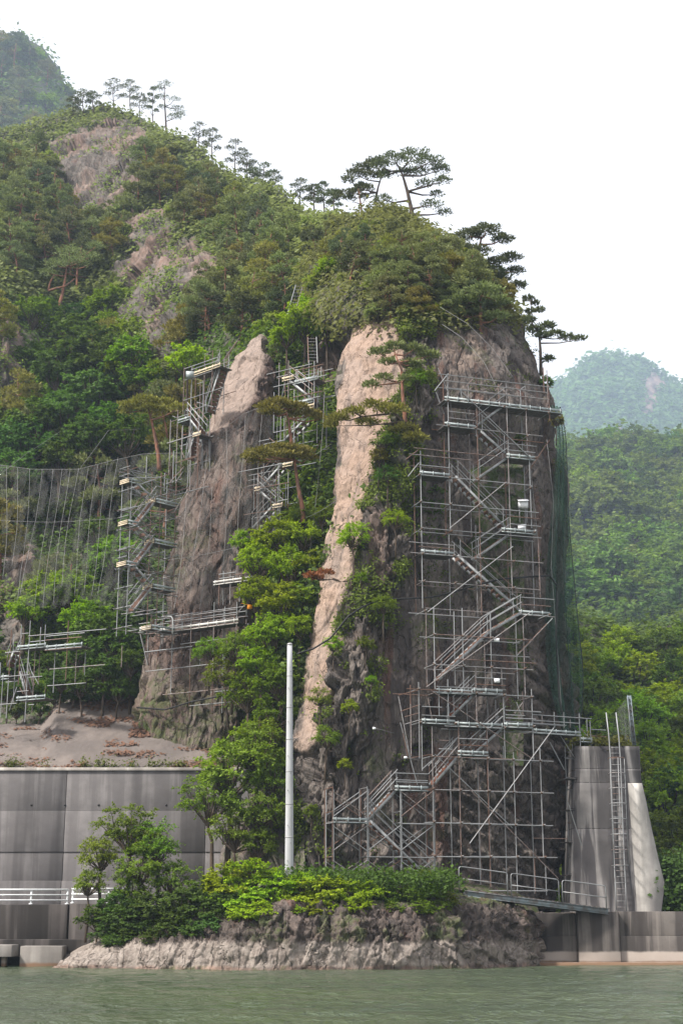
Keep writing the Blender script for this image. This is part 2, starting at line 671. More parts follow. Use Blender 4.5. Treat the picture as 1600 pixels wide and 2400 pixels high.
# ---- water
def water_material():
    t = NT('river_water')
    c1 = t.coord((0.55, 0.32, 1))
    c2 = t.coord((2.2, 1.1, 1))
    a = t.noise(c1, 1.0, 3, 0.55, 0.4)
    b = t.noise(c2, 1.0, 4, 0.6, 0.3)
    d = t.noise(t.coord((7.0, 3.2, 1)), 1.0, 3, 0.6)
    nb = t.bump(a, 0.8, 0.5)
    nb = t.bump(b, 0.9, 0.25, nb)
    nb = t.bump(d, 0.9, 0.09, nb)
    big = t.noise(t.coord((0.05, 0.12, 1)), 1.0, 3, 0.5)
    col = t.mix(t.step(big, 0.35, 0.65), (0.066, 0.085, 0.05), (0.052, 0.07, 0.044))
    p = t.n('BsdfPrincipled')
    t.l(col, p.inputs['Base Color'])
    p.inputs['Roughness'].default_value = 0.13
    p.inputs['IOR'].default_value = 1.33
    p.inputs['Specular IOR Level'].default_value = 0.32
    t.l(nb, p.inputs['Normal'])
    return t.done(p.outputs[0])


M['water'] = water_material()


def build_water():
    ys = np.concatenate([np.linspace(-60, 26, 12)[:-1], np.linspace(26, 84, 420), np.array([100, 160, 300, 700, 1500])])
    xs = np.concatenate([np.array([-1500, -600, -200, -80]), np.linspace(-26, 26, 300), np.array([80, 200, 600, 1500])])
    X, Y = np.meshgrid(xs, ys, indexing='ij')
    V = np.stack([X.ravel(), Y.ravel(), np.zeros(X.size)], 1)
    q = V.copy()
    fade = sstep(120, 60, np.abs(V[:, 1] - 55) + np.maximum(0, np.abs(V[:, 0]) - 24) * 3)
    w = 0.030 * vnoise(q * np.array([0.5, 0.9, 1]), 3) + 0.022 * vnoise(q * np.array([1.3, 2.0, 1]) + 4, 5) + 0.010 * vnoise(q * np.array([2.6, 3.6, 1]) + 9, 6)
    V[:, 2] = w * fade
    me = mesh_np('river', V, grid_quads(len(xs), len(ys)), None, M['water'], True)
    obj('water', me, None, 'murky green river water with small ripples and glints', 'river', None, 'structure')


build_water()


# ---- river bed and land under everything
def build_ground():
    mb = MB()
    mb.box((-1700, -120, -0.9), (1700, 1800, -0.6))
    obj('ground', mb.mesh('ground', M['soil']), None, 'brown river bed under the green water', 'ground', None, 'structure')


build_ground()

# ---- the rock tower on the right, from river bank to wooded dome
TOWER = [
    # Iy, (k1..k6: column, distance)
    (2075, [(630, 78.2), (648, 77), (700, 75.6), (880, 76.2), (1060, 78), (1245, 81)]),
    (1900, [(640, 78.5), (660, 77), (740, 75.8), (900, 76.7), (1080, 78.5), (1290, 81.6)]),
    (1750, [(680, 78.7), (700, 77.3), (770, 76.2), (900, 77.1), (1090, 78.8), (1312, 82.3)]),
    (1600, [(700, 79), (745, 77.4), (800, 76.4), (900, 77.2), (1090, 79), (1300, 82.3)]),
    (1450, [(722, 79.5), (782, 77.8), (840, 76.8), (905, 77.6), (1100, 79.3), (1284, 82.3)]),
    (1300, [(745, 80), (815, 78.2), (880, 77.2), (945, 78.2), (1110, 79.7), (1280, 82.5)]),
    (1150, [(765, 80.7), (848, 78.8), (905, 77.8), (968, 78.8), (1120, 80), (1290, 82.8)]),
    (1000, [(775, 81.5), (870, 79.4), (930, 78.4), (1008, 79.3), (1130, 80.4), (1290, 83.2)]),
    (900, [(780, 82), (915, 79.8), (960, 79.3), (1010, 79.9), (1130, 81), (1270, 83.7)]),
    (800, [(790, 83), (915, 80.8), (960, 80.6), (1010, 81), (1110, 82), (1236, 84.7)]),
    (720, [(812, 84.8), (895, 82.3), (960, 82.2), (1020, 82.6), (1100, 84), (1204, 86.5)]),
    (650, [(745, 90), (860, 85.5), (940, 85), (1015, 85.3), (1090, 87), (1165, 89.5)]),
    (580, [(720, 96), (840, 90.5), (930, 89.5), (1010, 89.5), (1065, 91.5), (1112, 93.5)]),
    (537, [(700, 102), (820, 96.5), (900, 95), (955, 95), (1005, 96.5), (1050, 98.5)]),
    (512, [(740, 106), (830, 101.5), (885, 100), (925, 100), (950, 101.5), (972, 103.5)]),
    (496, [(790, 108), (835, 106), (865, 105.3), (885, 105.3), (898, 106), (910, 107)]),
]
SLAB = [(850, 700), (903, 705), (920, 800), (918, 900), (872, 1000), (852, 1100), (848, 1200), (818, 1300), (793, 1400), (776, 1500),
        (748, 1600), (716, 1730), (690, 1730), (700, 1600), (714, 1500), (728, 1400), (743, 1300), (757, 1200), (766, 1100), (773, 1000), (778, 900), (790, 800)]
ARETE = [(903, 705), (1000, 760), (1005, 900), (1000, 1000), (960, 1100), (950, 1200), (935, 1300), (895, 1400), (880, 1500), (868, 1600), (850, 1700), (800, 1850),
         (740, 2080), (620, 2080), (640, 1900), (690, 1730), (716, 1730), (748, 1600), (776, 1500), (793, 1400), (818, 1300), (848, 1200), (852, 1100), (872, 1000), (918, 900), (920, 800)]


def soft(px, py, poly, p3, warp=14, blur=9):
    """soft mask of a photo-space outline, edges roughened by noise"""
    w = fbm(p3 * 0.8, 3, 91)
    acc = 0
    for dx, dy in ((0, 0), (blur, 0), (-blur, 0), (0, blur), (0, -blur)):
        acc = acc + inpoly(px + w * warp + dx, py + w * warp * 0.6 + dy, poly)
    return acc / 5.0


def tower_levels():
    lv = []
    for iy, ks in TOWER:
        z = PI(ks[3][0], iy, ks[3][1])[2]
        if iy == 2075:
            z = 2.6
        row = [(x_at(ix, z, d), d, z) for ix, d in ks]
        lx, ld = row[0][0], row[0][1]
        rx, rd = row[-1][0], row[-1][1]
        row = [(lx + 1.5, ld + 16, z), (lx + 0.3, ld + 4, z)] + row + [(rx - 0.35, rd + 3.0, z), (rx - 4.5, rd + 14, z)]
        lv.append(row)
    top = np.array(lv[-1])
    c = top.mean(0)
    lv.append((top * 0.3 + c * 0.7) + np.array([0, 1.5, 0.25]))
    return lv


def build_tower():
    G = loft(tower_levels(), [10, 24, 62, 54, 66, 84, 84, 26, 10], 9.5)
    nv, nu = G.shape[:2]
    V = G.reshape(-1, 3)
    N = grid_normals(V, nv, nu)
    if N[:, 1].mean() > 0:
        N = -N
    px, py = project(V)
    slab = soft(px + 9 * fbm(V * 2.5, 2, 95), py, SLAB, V, 20, 4)
    aret = soft(px, py, ARETE, V, 16, 10) * (1 - slab)
    dome = sstep(760, 690, py)
    low = sstep(1780, 1860, py)
    diag = soft(px, py, [(1040, 1780), (1330, 1640), (1340, 2090), (1000, 2090)], V, 30, 25)
    rs = soft(px, py, [(1190, 1420), (1320, 1380), (1340, 1720), (1210, 1760)], V, 25, 15)
    face = np.clip(1 - slab - aret - dome - 0.7 * diag, 0, 1)
    D = 0.42 * fbm(V * 0.22, 3, 1) + 0.14 * fbm(V * 0.9, 3, 2)
    # arete: rough vertical blocks
    wp = V + 0.5 * np.stack([fbm(V * 0.7, 2, 31), fbm(V * 0.7, 2, 32), fbm(V * 0.7, 2, 33)], 1)
    idb, d1, d2 = worley(wp * np.array([1.25, 1.25, 0.42]), 5)
    idc, e1, e2 = worley(wp * np.array([2.7, 2.7, 1.3]), 8)
    D += aret * (1.25 * (idb - 0.5) + 0.5 * (idc - 0.5) - 0.16 * sstep(0.07, 0.0, d2 - d1) - 0.05 * sstep(0.08, 0, e2 - e1))
    # face: broad flakes, bulges and cracks
    idf, f1, f2 = worley(wp * np.array([0.42, 0.42, 0.11]) + 3, 15)
    idg, g1, g2 = worley(wp * np.array([1.2, 1.2, 0.5]) + 7, 18)
    D += face * (0.6 * (idf - 0.5) + 0.34 * (idg - 0.5) * (0.45 + 0.9 * low) - 0.10 * sstep(0.03, 0.0, f2 - f1)
                 - 0.02 * sstep(0.04, 0, g2 - g1) + 0.12 * ridged(V * np.array([1.6, 1.6, 0.12]), 3, 44))
    # foot: leaning columnar joints
    ca, sa = math.cos(R(37)), math.sin(R(37))
    along = V[:, 0] * ca - V[:, 2] * sa
    across = V[:, 0] * sa + V[:, 2] * ca
    q = np.stack([along * 0.55, V[:, 1] * 0.7, across * 2.6], 1) + 0.35 * fbm(V * 0.5, 2, 51)[:, None]
    idd, h1, h2 = worley(q, 25)
    D += np.maximum(diag, 0.8 * rs) * (0.75 * (idd - 0.5) - 0.16 * sstep(0.08, 0.0, h2 - h1))
    # slab: pitted conglomerate
    D += slab * (0.16 * fbm(V * 0.8, 3, 64) + 0.22 * (idf - 0.5) + 0.10 * (idg - 0.5) + 0.06 * fbm(V * 3.0, 3, 61) - 0.05 * sstep(0.25, 0.55, vnoise(V * 5.0, 62)))
    # overhang niche across the face, and dome unevenness
    D -= face * 0.9 * np.exp(-((py - 1690 - (px - 1100) * 0.05) / 40.0) ** 2) * sstep(900, 960, px) * sstep(1330, 1250, px) * 0.6
    D -= face * 0.7 * np.exp(-((py - 1010) / 55.0) ** 2) * sstep(1000, 1050, px)
    D += dome * (0.7 * fbm(V * 0.35, 3, 71) + 0.3 * (idg - 0.5))
    idq, q1, q2 = worley(wp * np.array([4.4, 4.4, 2.6]), 28)
    D += (1 - slab) * (1 - dome) * ((0.10 + 0.16 * aret + 0.12 * diag + 0.08 * low) * (idq - 0.5) + 0.03 * fbm(V * 2.6, 2, 66))
    V = V + N * D[:, None]
    moss = np.clip(aret * sstep(-0.05, 0.35, fbm(V * 0.45, 3, 81)) * 0.9 + dome * 0.9 + 0.45 * face * sstep(0.25, 0.5, fbm(V * 0.6, 3, 82)), 0, 1)
    streak = np.clip(face * 1.0 + 0.5 * aret + 0.5 * diag, 0, 1) * (1 - 0.4 * rs)
    pink = np.clip(slab + 0.35 * aret * sstep(0.1, 0.4, fbm(V * 0.5, 3, 85)) * sstep(960, 880, px)
                   + 0.30 * soft(px, py, [(940, 1480), (1050, 1480), (1060, 1600), (950, 1620)], V, 20, 12)
                   + 0.25 * rs + 0.28 * dome * sstep(1000, 1020, px) * 0
                   + 0.4 * soft(px, py, [(1010, 770), (1090, 760), (1130, 860), (1020, 870)], V, 15, 10), 0, 1)
    bleach = np.zeros(len(V))
    me = mesh_np('rock_tower', V, grid_quads(nv, nu), None, M['rock'], False,
                 dict(pink=pink, moss=moss, streak=streak, bleach=bleach))
    obj('cliff', me, None, 'towering brown rock pillar with a pale pink slab and wooded dome', 'cliff', None, 'structure')
    return V, N, px, py, slab, aret, face, dome


TOW = build_tower()

# ---- the rock fin on the left of the gully
FIN = [
    (1790, [(325, 86.6), (440, 84.6), (560, 85), (645, 88)]),
    (1640, [(325, 87), (440, 85), (560, 85.4), (645, 88.5)]),
    (1500, [(352, 87.5), (460, 85.6), (560, 86), (650, 89.5)]),
    (1400, [(383, 88), (470, 86.1), (560, 86.5), (650, 90.5)]),
    (1300, [(393, 88.5), (480, 86.7), (570, 87.1), (655, 91.5)]),
    (1200, [(412, 89.2), (490, 87.3), (580, 87.7), (660, 92.5)]),
    (1100, [(438, 90), (505, 88.1), (590, 88.4), (660, 93.5)]),
    (1000, [(470, 91.2), (530, 89.2), (600, 89.4), (665, 94.8)]),
    (900, [(500, 92.8), (560, 90.9), (608, 91), (660, 96.5)]),
    (840, [(525, 94.3), (575, 92.6), (612, 92.8), (650, 98)]),
    (795, [(560, 97), (590, 95.4), (608, 95.6), (632, 99)]),
    (776, [(586, 98.5), (596, 97.8), (604, 97.9), (614, 99.5)]),
]


def build_fin():
    lv = []
    for iy, ks in FIN:
        z = PI(ks[1][0], iy, ks[1][1])[2]
        row = [(x_at(ix, z, d), d, z) for ix, d in ks]
        row = [(row[0][0] + 2.5, row[0][1] + 12, z), (row[0][0] + 0.25, row[0][1] + 3, z)] + row + [(row[-1][0] + 0.5, row[-1][1] + 8, z)]
        lv.append(row)
    top = np.array(lv[-1])
    lv.append(top * 0.3 + top.mean(0) * 0.7 + np.array([0, 0.8, 0.15]))
    G = loft(lv, [8, 24, 90, 84, 70, 12], 9.5)
    nv, nu = G.shape[:2]
    V = G.reshape(-1, 3)
    N = grid_normals(V, nv, nu)
    if N[:, 1].mean() > 0:
        N = -N
    px, py = project(V)
    slab = soft(px, py, [(500, 830), (600, 770), (612, 800), (596, 880), (565, 950), (520, 985), (470, 1010), (440, 1110)], V, 8, 6)
    rest = 1 - slab
    wp = V + 0.5 * np.stack([fbm(V * 0.7, 2, 31), fbm(V * 0.7, 2, 32), fbm(V * 0.7, 2, 33)], 1)
    idb, d1, d2 = worley(wp * np.array([0.7, 0.7, 0.22]), 105)
    idc, e1, e2 = worley(wp * np.array([1.9, 1.9, 0.8]), 108)
    D = 0.45 * fbm(V * 0.25, 3, 101) + 0.15 * fbm(V, 3, 102)
    D += rest * (0.6 * (idb - 0.5) + 0.24 * (idc - 0.5) - 0.10 * sstep(0.04, 0, d2 - d1) - 0.03 * sstep(0.05, 0, e2 - e1)
                 + 0.16 * ridged(V * np.array([1.2, 1.2, 0.15]), 3, 44))
    D += slab * (0.06 * fbm(V * 3, 3, 63) + 0.3 * (idb - 0.5) + 0.08 * (idc - 0.5))
    V = V + N * D[:, None]
    grey = sstep(560, 600, px)
    pink = np.clip(slab * 1.0 + 0.42 * rest * sstep(-0.1, 0.4, fbm(V * np.array([0.5, 0.5, 0.2]), 3, 111)) * (1 - grey), 0, 1)
    moss = 0.5 * sstep(0.2, 0.45, fbm(V * 0.5, 3, 112)) * rest + 0.6 * sstep(1560, 1620, py)
    me = mesh_np('rock_fin', V, grid_quads(nv, nu), None, M['rock_red'], False,
                 dict(pink=pink, moss=np.clip(moss, 0, 1), streak=0.7 * rest, bleach=np.zeros(len(V))))
    obj('cliff', me, None, 'reddish rock fin with pale smooth top under draped wire net', 'cliff', None, 'structure')


build_fin()

# ---- the mountain behind
NET = [(0, 1650, 93), (200, 1650, 92), (400, 1680, 93.5), (500, 1720, 91), (570, 1720, 85), (620, 1500, 83), (650, 1350, 84), (690, 1150, 88), (710, 950, 92), (720, 780, 98),
       (0, 1350, 103), (200, 1350, 102), (350, 1350, 99), (-100, 1500, 98), (0, 1050, 116), (200, 1050, 121), (330, 1000, 117), (430, 900, 110),
       (0, 820, 126), (170, 800, 136), (260, 720, 137), (350, 780, 121), (450, 780, 113), (520, 700, 114), (600, 740, 103), (700, 650, 108), (800, 620, 106),
       (0, 600, 142), (180, 600, 150), (310, 600, 140), (420, 620, 128), (520, 560, 131), (650, 560, 122), (760, 540, 116), (900, 560, 110),
       (0, 400, 176), (160, 420, 168), (300, 420, 158), (420, 440, 152), (150, 290, 186), (230, 235, 192), (330, 270, 184), (430, 330, 170), (540, 390, 156),
       (640, 440, 144), (720, 478, 133), (860, 500, 118), (1000, 620, 112), (1150, 700, 110), (-120, 300, 205), (-120, 900, 128), (560, 900, 100), (560, 1200, 97), (520, 1500, 94)]
CREST = [(-200, 330), (60, 300), (120, 268), (160, 255), (230, 236), (290, 250), (330, 272), (400, 318), (430, 332), (500, 372), (540, 392), (600, 425), (640, 448), (720, 492), (800, 508), (860, 520), (940, 545), (1000, 620), (1240, 760)]


def tps(ctrl):
    C = np.array(ctrl, float)
    X = C[:, :2] / 500.0
    n = len(X)
    r = np.linalg.norm(X[:, None] - X[None], axis=2)
    K = np.where(r > 0, r * r * np.log(r + 1e-12), 0) + np.eye(n) * 0.004
    Pm = np.hstack([np.ones((n, 1)), X])
    A = np.block([[K, Pm], [Pm.T, np.zeros((3, 3))]])
    w = np.linalg.solve(A, np.concatenate([C[:, 2], np.zeros(3)]))

    def f(px, py):
        q = np.stack([px, py], 1) / 500.0
        out = np.zeros(len(q))
        for s in range(0, len(q), 20000):
            qq = q[s:s + 20000]
            rr = np.linalg.norm(qq[:, None] - X[None], axis=2)
            out[s:s + 20000] = np.where(rr > 0, rr * rr * np.log(rr + 1e-12), 0) @ w[:n] + w[n] + qq @ w[n + 1:]
        return out
    return f


ROCKY = [
    [(110, 330), (190, 295), (300, 272), (350, 295), (330, 420), (275, 490), (165, 500)],
    [(305, 490), (400, 450), (395, 620), (330, 730), (285, 650)],
    [(285, 720), (330, 600), (470, 560), (520, 620), (420, 700), (392, 845), (340, 830)],
    [(0, 740), (60, 760), (70, 960), (0, 980)],
    [(0, 1210), (95, 1260), (60, 1520), (0, 1520)],
    [(690, 640), (870, 640), (860, 720), (790, 780), (770, 900), (710, 880)],
]


def build_mountain():
    f = tps(NET)
    cols = np.linspace(-190, 1200, 470)
    cy_ = np.interp(cols, [c[0] for c in CREST], [c[1] for c in CREST])
    nf, nb = 430, 26
    t = np.linspace(0, 1, nf)
    PX = np.repeat(cols, nf)
    PY = (1760 + (cy_[:, None] - 1760) * t[None]).ravel()
    D = np.maximum(f(PX, PY), 80.0)
    a, b = (PX * IK - 800) / FPX, (1200 - PY * IK) / FPX
    dy = CP - b * SP
    V = np.stack([a / dy * D, D, CAMZ + (SP + b * CP) / dy * D], 1).reshape(len(cols), nf, 3)
    # behind the crest the ground falls away
    last = V[:, -1]
    back = []
    for k in range(1, nb + 1):
        s = k / nb
        q = last.copy()
        q[:, 1] += 70 * s
        q[:, 0] *= (1 + 0.25 * s)
        q[:, 2] -= 60 * s ** 1.5
        back.append(q)
    G = np.concatenate([V, np.stack(back, 1)], 1)
    nu, nv = G.shape[:2]
    V = G.reshape(-1, 3)
    N = grid_normals(V, nu, nv)
    flip = np.sign((N * (np.array([0, 0, CAMZ]) - V)).sum(1).reshape(nu, nv)[:, :nf].mean())
    N = N * flip
    px, py = project(V)
    rock = np.zeros(len(V))
    for poly in ROCKY:
        rock = np.maximum(rock, soft(px + 16 * fbm(V * 0.9, 3, 96), py + 12 * fbm(V * 0.9, 3, 97), poly, V * 0.25, 34, 6))
    wp = V + 1.2 * np.stack([fbm(V * 0.3, 2, 31), fbm(V * 0.3, 2, 32), fbm(V * 0.3, 2, 33)], 1)
    idb, d1, d2 = worley(wp * np.array([0.30, 0.30, 0.16]), 205)
    idc, e1, e2 = worley(wp * np.array([0.8, 0.8, 0.65]), 208)
    Dn = 1.6 * fbm(V * 0.06, 3, 201) + 0.9 * (ridged(V * np.array([0.16, 0.16, 0.09]), 3, 202) - 0.6)
    Dn += (0.3 + rock) * (1.25 * (idb - 0.5) + 0.7 * (idc - 0.5) - 0.2 * sstep(0.06, 0, d2 - d1) - 0.1 * sstep(0.06, 0, e2 - e1))
    V = V + N * Dn[:, None]
    pink = rock * 0.75 * sstep(-0.15, 0.3, fbm(V * np.array([0.25, 0.25, 0.08]), 3, 211))
    moss = np.clip(1.1 * (1 - rock) + 0.3, 0, 1) * np.where(rock > 0.5, 0.35, 1.0)
    me = mesh_np('mountain', V, grid_quads(nu, nv), None, M['soil'], False,
                 dict(pink=pink, moss=moss, streak=0.6 * rock, bleach=np.zeros(len(V))))
    obj('mountain', me, None, 'steep wooded mountainside with bare crags rising behind the cliffs', 'mountain', None, 'structure')
    return V.reshape(nu, nv, 3), N.reshape(nu, nv, 3), px.reshape(nu, nv), py.reshape(nu, nv), rock.reshape(nu, nv), nf


MTN = build_mountain()


# ---- generic hillside from an outline and a depth rule (photo columns x crest)
def hillside(name, label, crest, bottom, d_bot, d_top, x0, x1, nu, nv, amp, seed, mat, rocks=(), sx=1.0):
    cols = np.linspace(x0, x1, nu)
    cy_ = np.interp(cols, [c[0] for c in crest], [c[1] for c in crest])
    t = np.linspace(0, 1, nv)
    D = d_bot + (d_top - d_bot) * (t ** 1.1)[None] + 0 * cols[:, None]
    PY = bottom + (cy_[:, None] - bottom) * t[None]
    PX = np.repeat(cols[:, None], nv, 1)
    a, b = (PX * IK - 800) / FPX, (1200 - PY * IK) / FPX
    dy = CP - b * SP
    V = np.stack([a / dy * D, D, CAMZ + (SP + b * CP) / dy * D], 2)
    last = V[:, -1]
    back = []
    for k in range(1, 13):
        s = k / 12
        q = last.copy()
        q[:, 1] += (d_top * 0.18) * s
        q[:, 0] *= 1 + 0.15 * s
        q[:, 2] -= last[:, 2].mean() * 0.6 * s ** 1.4
        back.append(q)
    G = np.concatenate([V, np.stack(back, 1)], 1)
    n1, n2 = G.shape[:2]
    V = G.reshape(-1, 3)
    N = grid_normals(V, n1, n2)
    N *= np.sign((N * (np.array([0, 0, CAMZ]) - V)).sum(1).mean())
    px, py = project(V)
    rock = np.zeros(len(V))
    for poly in rocks:
        rock = np.maximum(rock, soft(px, py, poly, V * 0.1, 12, 8))
    V = V + N * (amp * fbm(V * (1.2 / (amp * 8)), 4, seed) + rock * amp * 0.6 * (ridged(V * np.array([0.1, 0.1, 0.03]), 3, seed + 4) - 0.6))[:, None]
    me = mesh_np(name, V, grid_quads(n1, n2), None, mat, False, dict(pink=rock * 0.9, moss=1 - rock, streak=rock * 0.4, bleach=np.zeros(len(V))))
    obj(name, me, None, label, 'hill', None, 'structure')
    return V.reshape(n1, n2, 3), N.reshape(n1, n2, 3), px.reshape(n1, n2), py.reshape(n1, n2), rock.reshape(n1, n2), nv


HILL_LEFT = hillside('hill', 'hazy blue wooded peak at the top of the slope', [(-300, 10), (-60, 55), (0, 88), (50, 100), (90, 120), (125, 170), (158, 240), (172, 290), (240, 380)],
                     480, 480, 640, -300, 230, 110, 80, 11, 301, M['soil'])
HILL_FAR = hillside('mountain', 'pale blue far mountain with a rocky face in the haze',
                    [(900, 1000), (1180, 960), (1270, 900), (1310, 870), (1350, 836), (1385, 822), (1420, 820), (1460, 832), (1500, 850), (1530, 872), (1570, 905), (1640, 945), (1900, 1000)],
                    1060, 1500, 1800, 880, 1900, 170, 110, 26, 311, M['soil'], [[(1465, 870), (1500, 850), (1530, 880), (1500, 960), (1470, 950)], [(1385, 985), (1430, 965), (1440, 985), (1400, 1000)]])
HILL_MID = hillside('hill', 'green forested hillside across the valley below the far mountain',
                    [(1000, 1080), (1200, 1040), (1300, 1015), (1370, 1005), (1430, 990), (1480, 1000), (1530, 1010), (1600, 985), (1700, 960), (1900, 950)],
                    1480, 330, 620, 1040, 1800, 110, 90, 11, 321, M['soil'])
HILL_NEAR = hillside('hill', 'near wooded slope beside the concrete buttress',
                     [(1100, 1420), (1300, 1400), (1400, 1440), (1460, 1440), (1520, 1430), (1600, 1410), (1800, 1380)],
                     2150, 92, 170, 1180, 1800, 110, 100, 2.2, 331, M['soil'])


# ---- the rock shelf along the water
def build_bank():
    st = [  # column, water-edge distance, top height, slope run
        (120, 71.5, 0.05, 1.0), (160, 70.5, 0.5, 1.6), (230, 69.6, 1.1, 2.2), (330, 69.0, 1.7, 2.6), (430, 68.6, 2.3, 2.6), (520, 68.2, 2.6, 2.2),
        (600, 68.0, 2.75, 1.5), (720, 68.2, 2.75, 1.2), (850, 68.6, 2.75, 1.2), (960, 69.3, 2.8, 1.3), (1060, 70.2, 2.9, 1.5), (1150, 71.8, 2.85, 1.5), (1210, 73.4, 2.6, 1.4), (1250, 75.8, 2.3, 1.0)]
    A = np.array(st, float)
    cols = np.linspace(120, 1252, 430)
    d0 = np.interp(cols, A[:, 0], A[:, 1])
    zt = np.interp(cols, A[:, 0], A[:, 2])
    run = np.interp(cols, A[:, 0], A[:, 3])
    xs = np.array([x_at(c, 0.0, d) for c, d in zip(cols, d0)])
    prof_s = np.concatenate([np.linspace(-0.25, 1, 62), np.linspace(1, 7.0, 26)[1:]])
    rows = []
    for s in prof_s:
        if s <= 1:
            y = d0 + run * np.maximum(s, 0) ** 1.5 * np.where(s < 0.3, 0.6, 1) if s >= 0 else d0 + 0.5 * s
            z = zt * s if s >= 0 else np.full_like(d0, 2.4 * s)
            e = min(max(s, 0), 1)
            z = zt * (e ** 0.85) if s >= 0 else z
            y = d0 + run * (0.18 * e + 0.82 * e ** 3) if s >= 0 else y
        else:
            y = d0 + run + (s - 1) * 1.6
            z = zt + 0.36 * np.minimum(s - 1, 2.6)
        rows.append(np.stack([xs + 0 * y, y, z], 1))
    G = np.stack(rows, 0)
    nv, nu = G.shape[:2]
    V = G.reshape(-1, 3)
    N = grid_normals(V, nv, nu)
    if N[:, 1].mean() > 0:
        N = -N
    z0 = V[:, 2].copy()
    px, py = project(V)
    right = sstep(960, 1060, px)
    ca, sa = math.cos(R(37)), math.sin(R(37))
    q = np.stack([(V[:, 0] * ca - V[:, 2] * sa) * 0.6, V[:, 1] * 0.7, (V[:, 0] * sa + V[:, 2] * ca) * 2.6], 1) + 0.3 * fbm(V * 0.5, 2, 51)[:, None]
    idd, h1, h2 = worley(q, 25)
    ca, sa = math.cos(R(-62)), math.sin(R(-62))
    q2 = np.stack([(V[:, 0] * ca - V[:, 2] * sa) * 0.5, V[:, 1] * 0.7, (V[:, 0] * sa + V[:, 2] * ca) * 1.5], 1) + 0.3 * fbm(V * 0.5, 2, 53)[:, None]
    ide, k1, k2 = worley(q2, 35)
    idc, e1, e2 = worley(V * np.array([2.6, 2.6, 2.2]) + 0.4 * fbm(V, 2, 55)[:, None], 45)
    flat = sstep(1.02, 1.2, np.repeat(prof_s, nu))
    under = sstep(-0.02, 0.1, np.repeat(prof_s, nu))
    low = sstep(1.25, 0.95, z0)
    D = 0.35 * fbm(V * 0.35, 3, 401) + 0.16 * fbm(V * 1.2, 3, 402)
    D *= 0.7
    D += right * (0.45 * (idd - 0.5) - 0.12 * sstep(0.08, 0, h2 - h1)) + (1 - right) * (0.36 * (ide - 0.5) - 0.12 * sstep(0.05, 0, k2 - k1)) * (0.9 - 0.35 * low)
    D += (0.3 * (idc - 0.5) - 0.03 * sstep(0.06, 0, e2 - e1)) * (1 - 0.7 * low)
    D -= 0.5 * np.exp(-((z0 - 1.3) / 0.18) ** 2) * sstep(0.0, 0.35, fbm(V * np.array([0.4, 0.1, 0.1]), 2, 405) + 0.15) * (1 - right)
    idq, q1, q2 = worley(V * np.array([5.0, 4.0, 4.0]), 48)
    D += 0.16 * (idq - 0.5) * (1 - 0.6 * low)
    D = D * (1 - 0.75 * flat) * (0.35 + 0.65 * under)
    V = V + N * D[:, None]
    zb = V[:, 2] + 0.12 * fbm(V * 1.5, 2, 411)
    bleach = sstep(1.28, 1.05, zb) * (0.95 - 0.25 * right)
    bleach = bleach * sstep(0.05, 0.22, zb)
    moss = np.clip(sstep(0.05, 0.3, fbm(V * 0.6, 3, 413)) * 0.7 + flat * 0.9, 0, 1) * (1 - bleach)
    pink = 0.3 * sstep(0.1, 0.4, fbm(V * 0.5, 3, 414)) * (1 - right) * (1 - bleach) + 0.5 * sstep(0.25, 0.08, zb)
    me = mesh_np('rock_shelf', V, grid_quads(nv, nu), None, M['rock_shore'], False, dict(pink=np.clip(pink, 0, 1), moss=moss, streak=0.9 * (1 - bleach), bleach=bleach))
    obj('shore', me, None, 'low rocky shelf with a bleached band along the waterline', 'rock', None, 'structure')


build_bank()


# ---- the rocky foot of the gully, between the retaining wall and the tower
def build_foot():
    cols = np.linspace(520, 700, 100)
    rows = []
    n = 110
    for k in range(n):
        s_ = k / (n - 1)
        d = 73.2 + 9.8 * s_
        top = np.interp(cols, [455, 500, 540, 600, 640, 700], [2.2, 3.6, 5.4, 8.2, 9.4, 10.0])
        z = 2.6 + (top - 2.6) * s_ ** 0.75 + np.clip(s_ - 0.55, 0, 1) * np.interp(cols, [455, 520, 600, 700], [0, 2.0, 7.0, 8.0])
        rows.append(np.stack([np.array([x_at(c, zz, d) for c, zz in zip(cols, z)]), np.full_like(z, d), z], 1))
    G = np.stack(rows)
    nv, nu = G.shape[:2]
    V = G.reshape(-1, 3)
    N = grid_normals(V, nv, nu)
    if N[:, 2].mean() < 0:
        N = -N
    idb, d1, d2 = worley(V * np.array([0.9, 0.9, 0.5]), 605)
    idc, d3, d4 = worley(V * np.array([2.5, 2.5, 1.5]), 608)
    V = V + N * (0.8 * (idb - 0.5) + 0.3 * (idc - 0.5) + 0.3 * fbm(V * 0.5, 3, 601))[:, None]
    me = mesh_np('rock_foot', V, grid_quads(nv, nu), None, M['rock'], False, dict(pink=0.4 * sstep(0, 0.4, fbm(V * 0.5, 2, 603)), moss=sstep(-0.2, 0.3, fbm(V * 0.5, 3, 604)), streak=np.full(len(V), 0.4), bleach=np.zeros(len(V))))
    obj('cliff', me, None, 'mossy rock spur running down to the shelf left of the pillar', 'cliff', None, 'structure')


build_foot()


# ---- the road bench on the left and the land behind the walls
def build_bench():
    mb = MB()
    mb.box((-60, 75.2, -0.5), (-4.0, 84, 2.72))
    obj('road', mb.mesh('road', M['asphalt']), None, 'narrow asphalt road behind the white guard rail', 'road', None, 'structure')
    mb = MB()
    mb.box((8.6, 77.2, -0.5), (60, 96, 2.45))
    obj('ground', mb.mesh('ground_right', M['soil']), None, 'overgrown ground behind the river wall beside the buttress', 'ground', None, 'structure')


build_bench()

# ------------------------------------------------------------------ walls, buttress, poles
def zat(iy, d):
    return PI(784, iy, d)[2]


